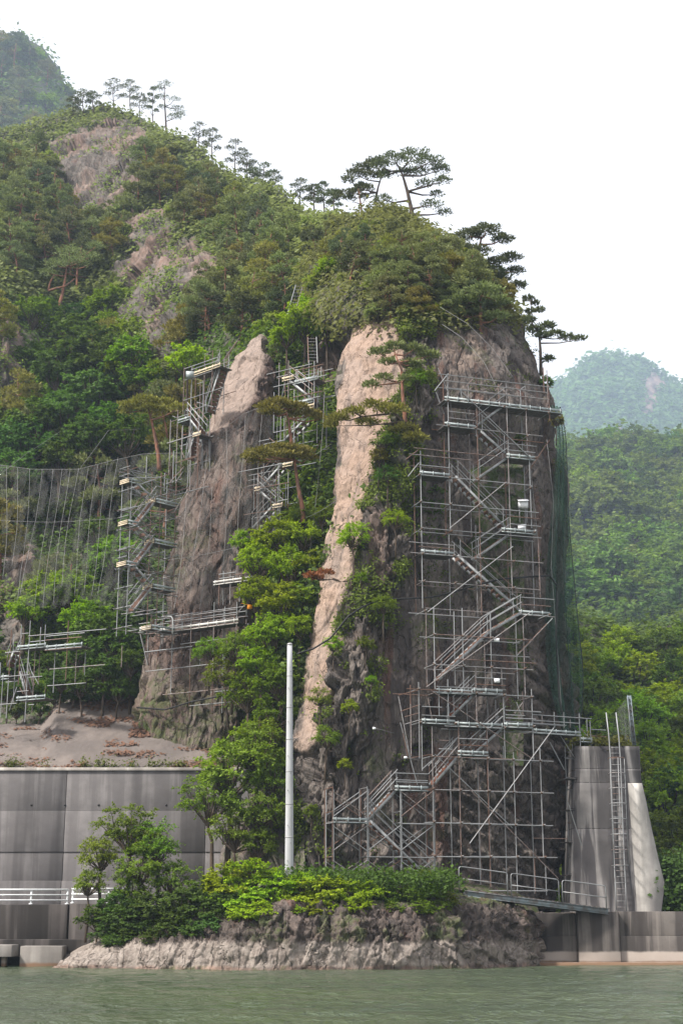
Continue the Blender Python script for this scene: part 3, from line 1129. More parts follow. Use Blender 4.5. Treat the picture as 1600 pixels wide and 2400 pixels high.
def bevel_box(mb, a, b, r=0.03):
    """box with chamfered vertical and top front edges"""
    x0, y0, z0 = a
    x1, y1, z1 = b
    P_ = [(x0 + r, y0), (x1 - r, y0), (x1, y0 + r), (x1, y1), (x0, y1), (x0, y0 + r)]
    V = [(x, y, z0) for x, y in P_] + [(x, y, z1 - r) for x, y in P_]
    q = [(x0 + r, y0 + r), (x1 - r, y0 + r), (x1 - r, y0 + r), (x1 - r, y1), (x0 + r, y1), (x0 + r, y0 + r)]
    V += [(x, y, z1) for x, y in q]
    Q = []
    for l in (0, 6):
        for k in range(6):
            k2 = (k + 1) % 6
            Q.append([l + k, l + k2, l + 6 + k2, l + 6 + k])
    Q += [[12, 13, 16, 17], [13, 14, 15, 16]]
    mb.add(V, Q)


def retaining_wall():
    w = empty('retaining_wall', (-12, 82, 2.7), 'tall stained grey concrete retaining wall behind the road', 'wall')
    y0, zt = 82.0, zat(1770, 82.0)
    xl, xr = -32.0, x_at(640, 6, 82.0)
    zs = [2.6, zat(2023, 82), zat(1957, 82), zat(1862, 82), zt]
    for i in range(4):                        # pour lifts, each set a few mm off the next
        off = [0.22, 0.0, 0.035, 0.02][i]
        cuts = [xl, x_at(-60, 5, 82), x_at(145, 5, 82), x_at(225, 5, 82) if i == 9 else x_at(470, 5, 82), xr]
        for k in range(4):
            mb = MB()
            bevel_box(mb, (cuts[k] + 0.012, y0 - off - 0.004 * (k % 2), zs[i] + (0.012 if i else 0)), (cuts[k + 1] - 0.012, y0 + 1.2, zs[i + 1]), 0.02)
            o = obj('wall_panel', mb.mesh('wall_panel', M['wall']), w)
            o.matrix_parent_inverse = Matrix.Translation((12, -82, -2.7))
    mb = MB()
    bevel_box(mb, (xl, y0 - 0.10, zt + 0.003), (xr, y0 + 0.5, zt + 0.16), 0.03)
    o = obj('coping', mb.mesh('coping', M['coping']), w)
    o.matrix_parent_inverse = Matrix.Translation((12, -82, -2.7))
    for ix in (-10, 73, 150, 227, 303, 382, 468):   # weep holes
        mb = MB()
        c = np.array([x_at(ix, zat(1849, 82), 82.0), y0 - 0.03, zat(1849, 82)])
        mb.tube([c + (0, -0.012, 0), c + (0, 0.2, 0)], 0.06, 8)
        o = obj('weep_hole', mb.mesh('weep_hole', M['dark']), w)
        o.matrix_parent_inverse = Matrix.Translation((12, -82, -2.7))


retaining_wall()


def shotcrete_slope():
    top = [(-200, 1665), (20, 1665), (95, 1662), (128, 1612), (200, 1606), (300, 1602), (400, 1612), (470, 1622), (520, 1650), (640, 1700)]
    cols = np.linspace(-200, 640, 240)
    ty = np.interp(cols, [c[0] for c in top], [c[1] for c in top])
    rows = []
    n = 90
    for k in range(n):
        s = k / (n - 1)
        d = 82.45 + 7.2 * s
        z_top = np.array([PI(c, y, 89.6)[2] for c, y in zip(cols, ty)])
        z0 = zat(1766, 82.4)
        z = z0 + (z_top - z0) * s
        rows.append(np.stack([np.array([x_at(c, zz, d) for c, zz in zip(cols, z)]), np.full_like(z, d), z], 1))
    for k in range(1, 8):                    # bench running back into the hillside
        q = rows[n - 1].copy()
        q[:, 1] += k * 1.2
        q[:, 2] += 0.1 * k
        rows.append(q)
    G = np.stack(rows)
    nv, nu = G.shape[:2]
    V = G.reshape(-1, 3)
    N = grid_normals(V, nv, nu)
    if N[:, 2].mean() < 0:
        N = -N
    V = V + N * (0.22 * fbm(V * 0.25, 3, 501) + 0.05 * fbm(V * 1.2, 4, 502) + 0.03 * fbm(V * 5, 2, 503))[:, None]
    obj('sprayed_slope', mesh_np('sprayed_slope', V, grid_quads(nv, nu), None, M['shotcrete'], False), None,
        'sloping sprayed concrete face littered with dead leaves above the retaining wall', 'slope', None, 'structure')
    # dead-leaf litter gathered in ragged bands
    W = V.reshape(nv, nu, 3)[:n]
    NN = N.reshape(nv, nu, 3)[:n]
    px, py = project(W.reshape(-1, 3))
    dens = 0.3 + 1.3 * np.exp(-(((px - 300) / 70) ** 2 + ((py - 1690) / 40) ** 2)) + 0.4 * sstep(1640, 1615, py) + 0.4 * sstep(1740, 1758, py) + 0.35 * np.exp(-((py - 1670) / 9) ** 2)
    dens = dens * sstep(0.05, 0.3, fbm(W.reshape(-1, 3) * np.array([0.7, 0.7, 3.0]), 3, 505))
    dens = dens / dens.sum()
    rng = np.random.default_rng(3)
    idx = rng.choice(len(dens), 5200, p=dens)
    c = W.reshape(-1, 3)[idx] + rng.normal(0, 0.05, (5200, 3))
    c += NN.reshape(-1, 3)[idx] * 0.05
    V, Q = leaf_cards(c, NN.reshape(-1, 3)[idx] * 1.0 + rng.normal(0, 0.25, (5200, 3)), rng.uniform(0.06, 0.2, 5200), rng, 1.5)
    obj('litter', mesh_np('litter', V, Q, None, M['litter']), None, 'brown dead leaves scattered over the sprayed concrete slope', 'leaf litter', None, 'stuff')


def leaf_cards(C, Nn, size, rng, aspect=1.4):
    """one four-sided leaf per centre"""
    n = len(C)
    Nn = Nn / (np.linalg.norm(Nn, axis=1)[:, None] + 1e-9)
    r = rng.normal(0, 1, (n, 3))
    t = np.cross(Nn, r)
    t /= np.linalg.norm(t, axis=1)[:, None] + 1e-9
    b = np.cross(Nn, t)
    s = np.asarray(size)[:, None] / 2
    V = np.stack([C - t * s * aspect, C - b * s * 0.8 + t * s * 0.15, C + t * s * aspect, C + b * s * 0.8 + t * s * 0.15], 1).reshape(-1, 3)
    Q = np.arange(n * 4).reshape(n, 4)
    return V, Q


shotcrete_slope()


def river_walls():
    # left quay under the road
    q = empty('quay_wall', (-14, 75, 0), 'dark stained quay wall below the white guard rail', 'wall')
    inv = Matrix.Translation((14, -75, 0))

    def part(name, a, b, mat, r=0.03):
        mb = MB()
        bevel_box(mb, a, b, r)
        o = obj(name, mb.mesh(name, M[mat]), q)
        o.matrix_parent_inverse = inv
    xa, xb, xc = x_at(-120, 2, 75), x_at(158, 2, 75), x_at(330, 2, 75)
    part('wall_panel', (-40, 74.9, 1.15), (xa - 0.02, 76, 2.82), 'quay_dark')
    part('wall_panel', (xa, 74.9, 1.15), (xb - 0.05, 76, 2.82), 'quay_dark')
    part('wall_panel', (xb + 0.05, 74.8, 1.15), (xc, 76, 2.86), 'quay_dark')
    part('footing', (-40, 74.0, 0.42), (x_at(215, 1, 74), 75.6, 1.2), 'quay_dark')
    part('footing_block', (x_at(46, 0.4, 72.8), 72.8, -0.3), (x_at(143, 0.4, 72.8), 74.6, 0.92), 'grey_block')
    part('footing_block', (x_at(-80, 0.4, 72.4), 72.4, 0.45), (x_at(27, 0.4, 72.4), 74.6, 0.98), 'grey_block')
    part('pile', (x_at(4, 0.4, 72.9), 72.9, -0.5), (x_at(14, 0.4, 72.9), 73.3, 0.45), 'quay_dark')
    # right river wall: three panels, the middle one proud
    q2 = empty('river_wall', (12, 76, 0), 'weathered concrete river wall below the buttress', 'wall')
    inv2 = Matrix.Translation((-12, -76, 0))

    def part2(name, a, b, mat, r=0.03):
        mb = MB()
        bevel_box(mb, a, b, r)
        o = obj(name, mb.mesh(name, M[mat]), q2)
        o.matrix_parent_inverse = inv2
    zt = zat(2094, 75.6)
    zj = zat(2150, 75.6)
    x0, x1, x2, x3 = x_at(1222, 1, 75.8), x_at(1326, 1, 75.6), x_at(1424, 1, 75.4), 45.0
    part2('wall_panel', (x0 - 0.1, 76.0, zj + 0.01), (x1, 78, zt - 0.06), 'quay')
    part2('wall_panel', (x0 - 0.4, 75.9, -0.6), (x1, 78, zj), 'quay')
    part2('wall_panel', (x1 + 0.02, 75.45, -0.6), (x2, 78, zt), 'quay')
    part2('wall_panel', (x2 + 0.03, 75.75, zj + 0.01), (x3, 78, zt + 0.01), 'quay')
    part2('wall_panel', (x2 + 0.03, 75.68, -0.6), (x3, 78, zj), 'quay')
    part2('footing', (x0 - 0.3, 74.95, -0.6), (x3, 75.65, 0.12), 'quay_dark')


river_walls()


def buttress():
    root = empty('concrete_buttress', (14, 79, 2.45), 'tall tapering concrete buttress with dark water stains', 'buttress')
    inv = Matrix.Translation((-14, -79, -2.45))
    dF = 79.0
    # outline of the front face: height, left column, right column
    lev = [(2096, 1306, 1513), (2030, 1308, 1522), (1975, 1310, 1509), (1904, 1312, 1494), (1840, 1314, 1482), (1808, 1316, 1475), (1790, 1318, 1471), (1714, 1320, 1468)]
    z = [zat(a, dF) for a, _, _ in lev]
    z[0] = 2.44
    xl = [x_at(l, zz, dF) for (_, l, _), zz in zip(lev, z)]
    xr = [x_at(r, zz, dF) for (_, _, r), zz in zip(lev, z)]
    joints = [0, 3, 4, 6, 7]
    zz = np.array(z)

    def xlr(h):
        return np.interp(h, zz, xl), np.interp(h, zz, xr)

    def yf(h):
        return dF - 0.55 * np.clip((zz[-1] - h) / (zz[-1] - zz[0]), 0, 1)

    cuts = [2.44, zat(1904, dF), zat(1798, dF), zat(1766, dF), zz[-1]]
    for i in range(len(cuts) - 1):
        a, b = cuts[i] + (0.02 if i else 0), cuts[i + 1]
        hs = np.linspace(a, b, 6)
        V = []
        for h in hs:
            l, r = xlr(h)
            y = yf(h)
            V += [(l, y, h), (r - 0.05, y, h), (r, y + 0.05, h), (r + 0.12, y + 3.6, h), (l, y + 3.6, h)]
        Q = []
        for k in range(5):
            for m_ in range(5):
                m2 = (m_ + 1) % 5
                Q.append([k * 5 + m_, k * 5 + m2, (k + 1) * 5 + m2, (k + 1) * 5 + m_])
        e = 25
        Q += [[e, e + 1, e + 2, e + 3]]
        T = [[e, e + 3, e + 4]]
        o = obj('pour_lift', mesh_np('pour_lift', V, Q, T, M['buttress']), root)
        o.matrix_parent_inverse = inv
    # pale un-stained pilaster on the outer edge
    hs = np.linspace(2.446, cuts[2] - 0.03, 14)
    V = []
    for h in hs:
        l, r = xlr(h)
        y = yf(h) - 0.03
        lx = x_at(1434 + 24 * (zz[-1] - h) / 8.5, h, dF)
        V += [(lx, y, h), (r - 0.03, y, h), (r - 0.03, y + 0.3, h), (lx, y + 0.3, h)]
    Q = []
    for k in range(13):
        for m_ in range(4):
            m2 = (m_ + 1) % 4
            Q.append([k * 4 + m_, k * 4 + m2, (k + 1) * 4 + m2, (k + 1) * 4 + m_])
    Q.append([52, 53, 54, 55])
    o = obj('pilaster', mesh_np('pilaster', V, Q, None, M['pale_concrete']), root, 'pale clean strip of the buttress')
    o.matrix_parent_inverse = inv
    for ix in (1417, 1456):
        mb = MB()
        h = zat(1803 if ix == 1417 else 1802, dF)
        c = np.array([x_at(ix if ix == 1417 else 1457, h, dF), yf(h), h])
        mb.tube([c + (0, -0.02, 0), c + (0, 0.2, 0)], 0.075, 8)
        o = obj('drain_hole', mb.mesh('drain_hole', M['dark']), root)
        o.matrix_parent_inverse = inv
    # caged ladder
    lad = empty('caged_ladder', (15.5, 78, 2.5), 'galvanised steel ladder with safety cage on the buttress', 'ladder')
    inv = Matrix.Translation((-15.5, -78, -2.5))

    def put(name, mb, mat='pipe', par=None):
        o = obj(name, mb.mesh(name, M[mat]), par or lad)
        o.matrix_parent_inverse = inv
        return o
    tl, bl = PT(1427.0, 1747, dF), PT(1446, 2130, 77.8)
    w = 0.52
    zb, ztp = 2.47, zz[-1] + 1.75

    def lx(h):
        return np.interp(h, [2.47, zz[-1], ztp], [bl[0], tl[0], tl[0] - 0.12])

    def ly(h):
        return yf(h) - 0.16 - 0.1 * (h < 4)
    for side in (0, 1):
        mb = MB()
        hs = np.linspace(zb, ztp, 9)
        mb.tube([(lx(h) + side * w, ly(h), h) for h in hs], 0.035, 6)
        put('ladder_rail', mb)
    for h in np.arange(zb + 0.25, zz[-1], 0.3):
        mb = MB()
        mb.tube([(lx(h), ly(h), h), (lx(h) + w, ly(h), h)], 0.014, 5)
        put('rung', mb)
    hoops = np.arange(zb + 2.3, zz[-1] + 0.05, 0.78)
    for h in hoops:
        mb = MB()
        c = np.array([lx(h) + w / 2, ly(h), h])
        mb.tube([c + (math.cos(a) * 0.40 * (1 if True else 0), -0.36 + -0.36 * math.sin(a) * 1.0 if 0 < a < math.pi else 0, 0) for a in np.linspace(0.0, math.pi, 13)], 0.022, 5)
        put('cage_hoop', mb)
    for a in (math.pi * 0.12, math.pi * 0.5, math.pi * 0.88):
        mb = MB()
        mb.tube([(lx(h) + w / 2 + math.cos(a) * 0.40, ly(h) - 0.36 - 0.36 * math.sin(a), h) for h in (hoops[0], hoops[len(hoops) // 2], hoops[-1])], 0.02, 5)
        put('cage_bar', mb)
    # net fence on top
    f = empty('net_fence', (15.5, 79, zz[-1]), 'steel post with a grey rockfall net standing on the buttress', 'fence')
    inv = Matrix.Translation((-15.5, -79, -zz[-1]))
    pb, pt = PI(1455, 1712, 79.3), PI(1443, 1598, 79.6)
    mb = MB()
    for s in (-0.09, 0.09):
        mb.bar(pb + (s, 0, 0), pt + (s, 0, 0), 0.025, 0.2, (0, 1, 0))
    mb.bar(pb, pt, 0.17, 0.02, (0, 1, 0))
    put('fence_post', mb, 'steel_blue', f)
    for k in range(9):
        c = pb + (pt - pb) * (k + 0.6) / 9.4
        mb = MB()
        mb.tube([c + (0, -0.115, 0), c + (0, -0.02, 0)], 0.035, 6)
        put('bolt', mb, 'dark', f)
    A0, A1, B0, B1 = pb + (-0.1, 0.1, 0), pt + (-0.1, 0.1, -0.1), PI(1385, 1712, 84), PI(1385, 1650, 85)
    nu, nv = 30, 24
    V = []
    for i in range(nu):
        for j in range(nv):
            a, b = i / (nu - 1), j / (nv - 1)
            p = (A0 * (1 - b) + A1 * b) * (1 - a) + (B0 * (1 - b) + B1 * b) * a
            p = p + np.array([0, 0.25 * math.sin(a * 3.1) * math.sin(b * 3.1), -0.15 * math.sin(a * 3.14) * b])
            V.append(p)
    o = obj('net', mesh_np('net', V, grid_quads(nu, nv), None, M['grey_net'], True), f)
    o.matrix_parent_inverse = inv


def net_material(name, col, open_=0.35, scale=9.0):
    """woven sheet net: threads with open cells between"""
    t = NT(name)
    c = t.coord()
    nz = t.noise(c, scale, 3, 0.6)
    fold = t.noise(t.coord((1.2, 1.2, 0.06)), 1.6, 4, 0.6)
    p = t.principled(t.mix(t.step(nz, 0.4, 0.6), col, tuple(x * 1.5 for x in col)), 0.85, None, 0, 0.1)
    tr = t.n('BsdfTransparent')
    mx = t.n('MixShader')
    f = t.math('ADD', open_ - 0.15, t.math('MULTIPLY', t.step(fold, 0.65, 0.35), 0.4))
    t.l(f, mx.inputs[0])
    t.l(p, mx.inputs[1])
    t.l(tr.outputs[0], mx.inputs[2])
    return t.done(mx.outputs[0])


M['green_net'] = net_material('green_sheet_net', (0.022, 0.05, 0.036), 0.42)
M['grey_net'] = net_material('grey_wire_net', (0.10, 0.11, 0.105), 0.55)
M['wire_net'] = net_material('fine_wire_net', (0.06, 0.06, 0.058), 0.8)
buttress()


def utility_pole():
    root = empty('utility_pole', (0, 0, 0), 'pale grey concrete utility pole rising from the yellow-green bushes', 'pole')
    b = PI(664, 2062, 72.0)
    t = PI(665.5, 1481, 72.0)
    root.location = tuple(b)
    inv = Matrix.Translation(-Vector(b))
    n = 9
    zs = np.linspace(b[2] - 0.3, t[2], n)
    mb = MB()
    mb.tube([b + (t - b) * f for f in np.linspace(-0.02, 1, 12)], np.linspace(0.217, 0.125, 12), 24)
    o = obj('shaft', mb.mesh('shaft', M['pole'], True), root)
    o.matrix_parent_inverse = inv
    for p in o.data.polygons:
        p.use_smooth = len(p.vertices) == 4
    mb = MB()
    mb.tube([t + (0, 0, -0.03), t + (0, 0, 0.05), t + (0, 0, 0.09)], [0.135, 0.13, 0.06], 16)
    o = obj('pole_cap', mb.mesh('pole_cap', M['pole_band']), root)
    o.matrix_parent_inverse = inv
    for k in range(2, n - 1):
        f0 = k / (n - 1)
        p0 = b + (t - b) * f0
        mb = MB()
        p0[2] = zs[k]
        mb.tube([p0 + (0, 0, -0.025), p0 + (0, 0, 0.025)], 0.222 - 0.09 * f0, 20)
        o = obj('clamp_ring', mb.mesh('clamp_ring', M['pole_band']), root)
        o.matrix_parent_inverse = inv
    for k in range(12):
        f0 = 0.14 + 0.068 * k
        p0 = b + (t - b) * f0
        r = 0.215 - 0.09 * f0
        mb = MB()
        s = 1 if k % 2 else -1
        mb.tube([p0 + (s * r * 0.4, -r * 0.88, 0), p0 + (s * r * 0.4, -r - 0.06, 0), p0 + (s * r * 0.4, -r - 0.06, 0.04)], 0.014, 5)
        o = obj('step_bolt', mb.mesh('step_bolt', M['dark']), root)
        o.matrix_parent_inverse = inv


utility_pole()


def guard_rail(x0, x1, posts, d, zb, label, rails):
    root = empty('guard_rail', (x0, d, zb), label, 'guard rail', 'white guard rails along the road')
    inv = Matrix.Translation((-x0, -d, -zb))
    for x in posts:
        mb = MB()
        mb.tube([(x, d, zb - 0.05), (x, d, zb + 0.72)], 0.055, 8)
        mb.box((x - 0.09, d - 0.09, zb - 0.002), (x + 0.09, d + 0.09, zb + 0.05))
        o = obj('post', mb.mesh('post', M['white_paint']), root)
        o.matrix_parent_inverse = inv
    for h, r in rails:
        mb = MB()
        mb.tube([(x0, d - 0.06, zb + h), (x1, d - 0.06, zb + h)], r, 8)
        o = obj('rail', mb.mesh('rail', M['white_paint']), root)
        o.matrix_parent_inverse = inv


RAILS = ((0.70, 0.045), (0.45, 0.036), (0.20, 0.036))
_x = lambda i: x_at(i, 3, 75.6)
guard_rail(-22, _x(157), [_x(155), _x(72), _x(-12), _x(-96)], 75.6, 2.83, 'white painted guard rail along the quay edge, nearer the corner', RAILS)
guard_rail(_x(165), _x(300), [_x(168), _x(250)], 75.55, 2.87, 'white painted guard rail running in behind the round tree', RAILS)

# ------------------------------------------------------------------ scaffolds
ZOOM = {'1': (900, 820, 500 / 1568), '2': (900, 1280, 500 / 1568), '3': (700, 1650, 500 / 1568), '4': (1100, 1600, 500 / 1568), '5': (200, 750, 600 / 1568),
        '6': (0, 1250, 600 / 1568), 'A': (240, 960, 300 / 1568), 'B': (240, 1220, 360 / 1568), 'C': (380, 780, 200 / 1568), 'D': (560, 760, 260 / 1223),
        'E': (0, 1440, 360 / 1568), 'I': (0, 0, IK), 'S': (0, 0, 1.0)}


def _unit_tube(mat):
    mb = MB()
    mb.tube([(0, 0, 0), (0, 0, 1)], 1.0, 7)
    return mb.mesh('pipe', M[mat], True)


TUBE = {k: _unit_tube(k) for k in ('pipe', 'pipe_rusty')}
_b = MB()
_b.box((-0.5, -0.5, 0), (0.5, 0.5, 1))
BOX = {}


def unit_box(mat):
    if mat not in BOX:
        BOX[mat] = _b.mesh('bar_' + mat, M[mat])
    return BOX[mat]


def aligned(a, b, sx, sy, up=None):
    a, b = Vector(a), Vector(b)
    z = b - a
    L = z.length
    z.normalize()
    ref = Vector(up) if up is not None else (Vector((0, 0, 1)) if abs(z.z) < 0.95 else Vector((0, 1, 0)))
    x = ref.cross(z)
    x.normalize()
    y = z.cross(x)
    m = Matrix((x * sx, y * sy, z * L)).transposed().to_4x4()
    m.translation = a
    return m


class Scaffold:
    def __init__(self, name, label, col, d, theta, width=1.0, rust=0.12, cat='scaffold', seed=1, lean=None):
        """vertical front plane through photo column col at distance d, turned theta degrees (positive: right end farther)"""
        self.p0 = np.array([(col - 800) / FPX * d / (CP + 0.0), d, 0.0])
        r = ray(col, 1500)
        self.p0 = np.array([r[0] * d, d, 0.0])
        th = R(theta)
        self.e = np.array([math.cos(th), math.sin(th), 0.0])
        self.n = np.array([-math.sin(th), math.cos(th), 0.0])       # towards the rock
        self.w = width
        self.rust = rust
        self.double = False
        self.rng = random.Random(seed)
        self.root = empty(name, self.p0, label, cat)
        self.inv = Matrix.Translation(-Vector(self.p0))

    def at(self, Z, x, y, row=0.0):
        ox, oy, k = ZOOM[Z]
        a, b = ray(ox + x * k, oy + y * k)
        dr = np.array([a, 1.0, b])
        p = self.p0 + self.n * self.w * row
        t = (self.n @ (p - np.array([0, 0, 0]))) / (self.n @ np.array([a, 1.0, 0.0]))
        return np.array([a * t, t, CAMZ + b * t])

    def add(self, name, me, mat4, par=None):
        o = obj(name, me, par or self.root)
        o.matrix_parent_inverse = (self.inv if par is None else par.matrix_world.inverted() if False else Matrix.Identity(4))
        if par is None:
            o.matrix_basis = mat4
        return o

    def tube(self, name, a, b, r=0.026, rust=None):
        if np.linalg.norm(np.asarray(b) - np.asarray(a)) < 0.05:
            return
        rs = self.rust if rust is None else rust
        me = TUBE['pipe_rusty' if self.rng.random() < rs else 'pipe']
        return self.add(name, me, aligned(a, b, r, r))

    def std(self, Z, items, row=0.0, rust=None, name='standard'):
        """uprights: (x, y_top, x_bottom, y_bottom)"""
        for it in items:
            a = self.at(Z, it[0], it[1], row)
            b = self.at(Z, it[2], it[3], row)
            m = (a + b) / 2
            self.tube(name, (m[0], m[1], b[2]), (m[0], m[1], a[2]), 0.027, rust)
            if self.double and row < 0.3:
                q = m + self.n * self.w
                self.tube(name, (q[0], q[1], b[2]), (q[0], q[1], a[2] - 0.25), 0.027, 0.3)

    def led(self, Z, items, row=0.0, name='ledger', rust=None):
        """horizontals: (x0, y0, x1, y1)"""
        off = -0.045 if row < 0.5 else 0.045
        for it in items:
            a = self.at(Z, it[0], it[1], row)
            b = self.at(Z, it[2], it[3], row)
            z = (a[2] + b[2]) / 2
            o = self.n * off
            self.tube(name, (a[0] + o[0], a[1] + o[1], z), (b[0] + o[0], b[1] + o[1], z), 0.026, rust)
            if self.double and row < 0.3:
                q = self.n * (self.w + 0.09) + (0, 0, 0.06)
                self.tube(name, tuple(a * (1, 1, 0) + o * (1, 1, 0) + q + (0, 0, z)), tuple(b * (1, 1, 0) + o * (1, 1, 0) + q + (0, 0, z)), 0.026, 0.3)

    def brace(self, Z, items, row=-0.08, name='brace', rust=None):
        for it in items:
            self.tube(name, self.at(Z, it[0], it[1], row), self.at(Z, it[2], it[3], row), 0.026, rust)

    def transoms(self, Z, items, over=0.25, rust=0.4):
        """short tubes from front row to rear row at (x, y)"""
        for x, y in items:
            a = self.at(Z, x, y, 0)
            o = obj('coupler', unit_box('coupler'), self.root)
            o.matrix_parent_inverse = self.inv
            o.matrix_basis = aligned(a - self.n * 0.1 + (0, 0, 0.03), a - self.n * 0.02 + (0, 0, 0.03), 0.10, 0.12)
            self.tube('transom', a - self.n * over + (0, 0, 0.05), a + self.n * (self.w + over) + (0, 0, 0.05), 0.025, rust)

    def deck(self, Z, x0, y0, x1, y1, toe='toe', r0=0.0, r1=1.0, toe_h=0.17, posts=True, flat=True):
        a = self.at(Z, x0, y0, r0)
        b = self.at(Z, x1, y1, r0)
        if flat:
            a[2] = b[2] = (a[2] + b[2]) / 2
        u = (b - a) / np.linalg.norm(b - a)
        v = self.n * self.w * (r1 - r0)
        n = max(1, int(round(self.w * (r1 - r0) / 0.26)))
        mb = MB()
        for k in range(n):
            s = v * (k / n) + self.n * 0.012
            e = v * ((k + 1) / n) - self.n * 0.012
            mb.hexa([a + s - (0, 0, 0.05), b + s - (0, 0, 0.05), b + e - (0, 0, 0.05), a + e - (0, 0, 0.05), a + s, b + s, b + e, a + e])
        d = obj('deck', mb.mesh('deck', M['deck']), self.root)
        d.matrix_parent_inverse = self.inv
        mb = MB()
        f = -self.n * 0.05
        L = np.linalg.norm(b - a)
        for zz, hh in ((-0.06, 0.05), (toe_h * 0.62, toe_h * 0.62)):
            mb.bar(a + f + (0, 0, zz - 0.0), b + f + (0, 0, zz), 0.028, hh)
        if posts:
            for k in range(int(L / 0.62) + 1):
                p = a + f - self.n * 0.02 + u * min(k * 0.62 + 0.15, L)
                mb.bar(p + (0, 0, -0.09), p + (0, 0, toe_h + 0.03), 0.04, 0.03, (0, 1, 0))
        t = obj('toe_board', mb.mesh('toe_board', M[toe]), d)
        return d

    def stair(self, Z, x0, y0, x1, y1, r0=0.18, r1=0.82, rails=True, tread='tread', rail_h=(0.55, 0.95)):
        """flight from its top end to its bottom end"""
        c0, c1 = self.at(Z, x0, y0, (r0 + r1) / 2), self.at(Z, x1, y1, (r0 + r1) / 2)
        h = self.n * self.w * (r1 - r0) / 2
        mb = MB()
        for s in (-1, 1):
            mb.bar(c0 + s * h, c1 + s * h, 0.03, 0.13)
        fl = obj('stair_flight', mb.mesh('stair_flight', M['steel_pale']), self.root)
        fl.matrix_parent_inverse = self.inv
        dz = abs(c0[2] - c1[2])
        n = max(3, int(round(dz / 0.23)))
        run = (c1 - c0)
        hd = np.array([run[0], run[1], 0])
        hd = hd / (np.linalg.norm(hd) + 1e-9)
        for k in range(n):
            c = c0 + run * (k + 0.5) / n
            o = obj('tread', unit_box(tread), fl)
            o.matrix_basis = aligned(c - h * 0.97, c + h * 0.97, 0.035, 0.20, (0, 0, 1))
        if rails:
            for s in (-1, 1):
                for hh in rail_h:
                    o = obj('handrail', TUBE['pipe'], fl)
                    o.matrix_basis = aligned(c0 + s * h * 1.25 + (0, 0, hh), c1 + s * h * 1.25 + (0, 0, hh), 0.024, 0.024)
                for f in (0.04, 0.96):
                    c = c0 + run * f + s * h * 1.25
                    o = obj('handrail_post', TUBE['pipe'], fl)
                    o.matrix_basis = aligned(c - (0, 0, 0.05), c + (0, 0, rail_h[-1] + 0.04), 0.02, 0.02)
        return fl


M['coupler'] = simple('rusty_coupler', (0.13, 0.09, 0.07), 0.8, 0.2, 0.3, 5)
M['steel_pale'] = simple('pale_stringer', (0.33, 0.345, 0.355), 0.55, 0.2, 0.4, 4)

M['rust_tread'] = simple('red_rust_tread', (0.24, 0.10, 0.065), 0.85, 0.1, 0.4, 7)
M['toe_white'] = simple('white_toe_board', (0.58, 0.57, 0.55), 0.55, 0.1, 0.3, 4)

# ---- main scaffold on the right face, upper part
U = Scaffold('stair_scaffold', 'tall upper pipe scaffold with zigzag stairs on the dark cliff face', 1048, 76.9, 18.5, 1.05, 0.15, seed=11)
U.std('1', [(463, 185, 487, 1320), (655, 205, 735, 1952), (872, 240, 962, 1800), (1035, 270, 1050, 745), (1068, 800, 1078, 1310), (1130, 1370, 1145, 1820), (250, 740, 298, 1900)])
U.std('1', [(1205, 260, 1215, 520)], 0, 1)
U.std('1', [(1168, 130, 1172, 320), (1195, 150, 1200, 400)], 1.0, 1)
U.std('1', [(430, 250, 455, 1350), (470, 1360, 490, 1950), (615, 250, 640, 1380), (675, 1290, 680, 1960), (838, 250, 850, 700), (875, 700, 920, 1830), (1003, 290, 1010, 730), (1028, 850, 1034, 1300), (1088, 1400, 1098, 1900), (205, 780, 245, 1930)], 1.0)
U.led('1', [(395, 180, 1240, 278), (440, 245, 1195, 300), (440, 300, 1205, 345), (380, 552, 1160, 636), (470, 455, 660, 472), (470, 502, 665, 522), (890, 650, 1165, 690), (890, 684, 1115, 716), (900, 737, 1105, 757),
            (215, 727, 830, 780), (180, 772, 640, 808), (255, 850, 480, 866), (255, 925, 1085, 992), (260, 1120, 1130, 1198), (920, 1222, 1135, 1246), (925, 1282, 1145, 1298), (275, 1317, 1150, 1378),
            (180, 1410, 505, 1442), (250, 1447, 510, 1464), (190, 1505, 1165, 1555), (250, 1700, 1140, 1766), (300, 1902, 760, 1928)])
U.led('1', [(400, 290, 1000, 330), (350, 595, 1000, 640), (440, 790, 640, 815), (170, 845, 480, 880), (690, 1000, 1045, 1030), (215, 1155, 1040, 1215), (230, 1340, 1100, 1400), (240, 1730, 1100, 1790), (185, 1932, 700, 1965)], 1.0)
U.led('1', [(440, 380, 1300, 492), (255, 940, 480, 955), (270, 1515, 510, 1530)], 0.9, 'ledger', 0.8)
U.deck('1', 440, 362, 1302, 462)
U.deck('1', 440, 556, 668, 572)
U.deck('1', 895, 782, 1108, 806)
U.deck('1', 258, 912, 478, 932)
U.deck('1', 860, 1328, 1108, 1350)
U.deck('1', 268, 1490, 506, 1508)
U.deck('2', 985, 488, 1212, 512)
U.led('2', [(990, 375, 1245, 396), (1005, 428, 1220, 446), (985, 505, 1248, 522)])
U.stair('1', 882, 405, 668, 565)
U.stair('1', 690, 610, 868, 770)
U.stair('1', 900, 795, 670, 955)
U.stair('1', 505, 940, 865, 1310)
U.stair('1', 895, 1370, 660, 1535)
U.stair('1', 520, 1520, 970, 1920)
U.brace('1', [(545, 285, 1080, 800), (480, 1312, 895, 972), (945, 1445, 320, 1925)], -0.1)
U.brace('1', [(1065, 885, 1215, 660), (470, 175, 370, 300)], 0.4, 'brace')
U.brace('1', [(1030, 920, 1210, 665)], 0.6)
U.brace('1', [(655, 210, 600, 270), (865, 245, 815, 300), (1035, 265, 990, 300), (250, 735, 160, 805), (255, 830, 175, 930)], 0.1, 'brace', 0.7)
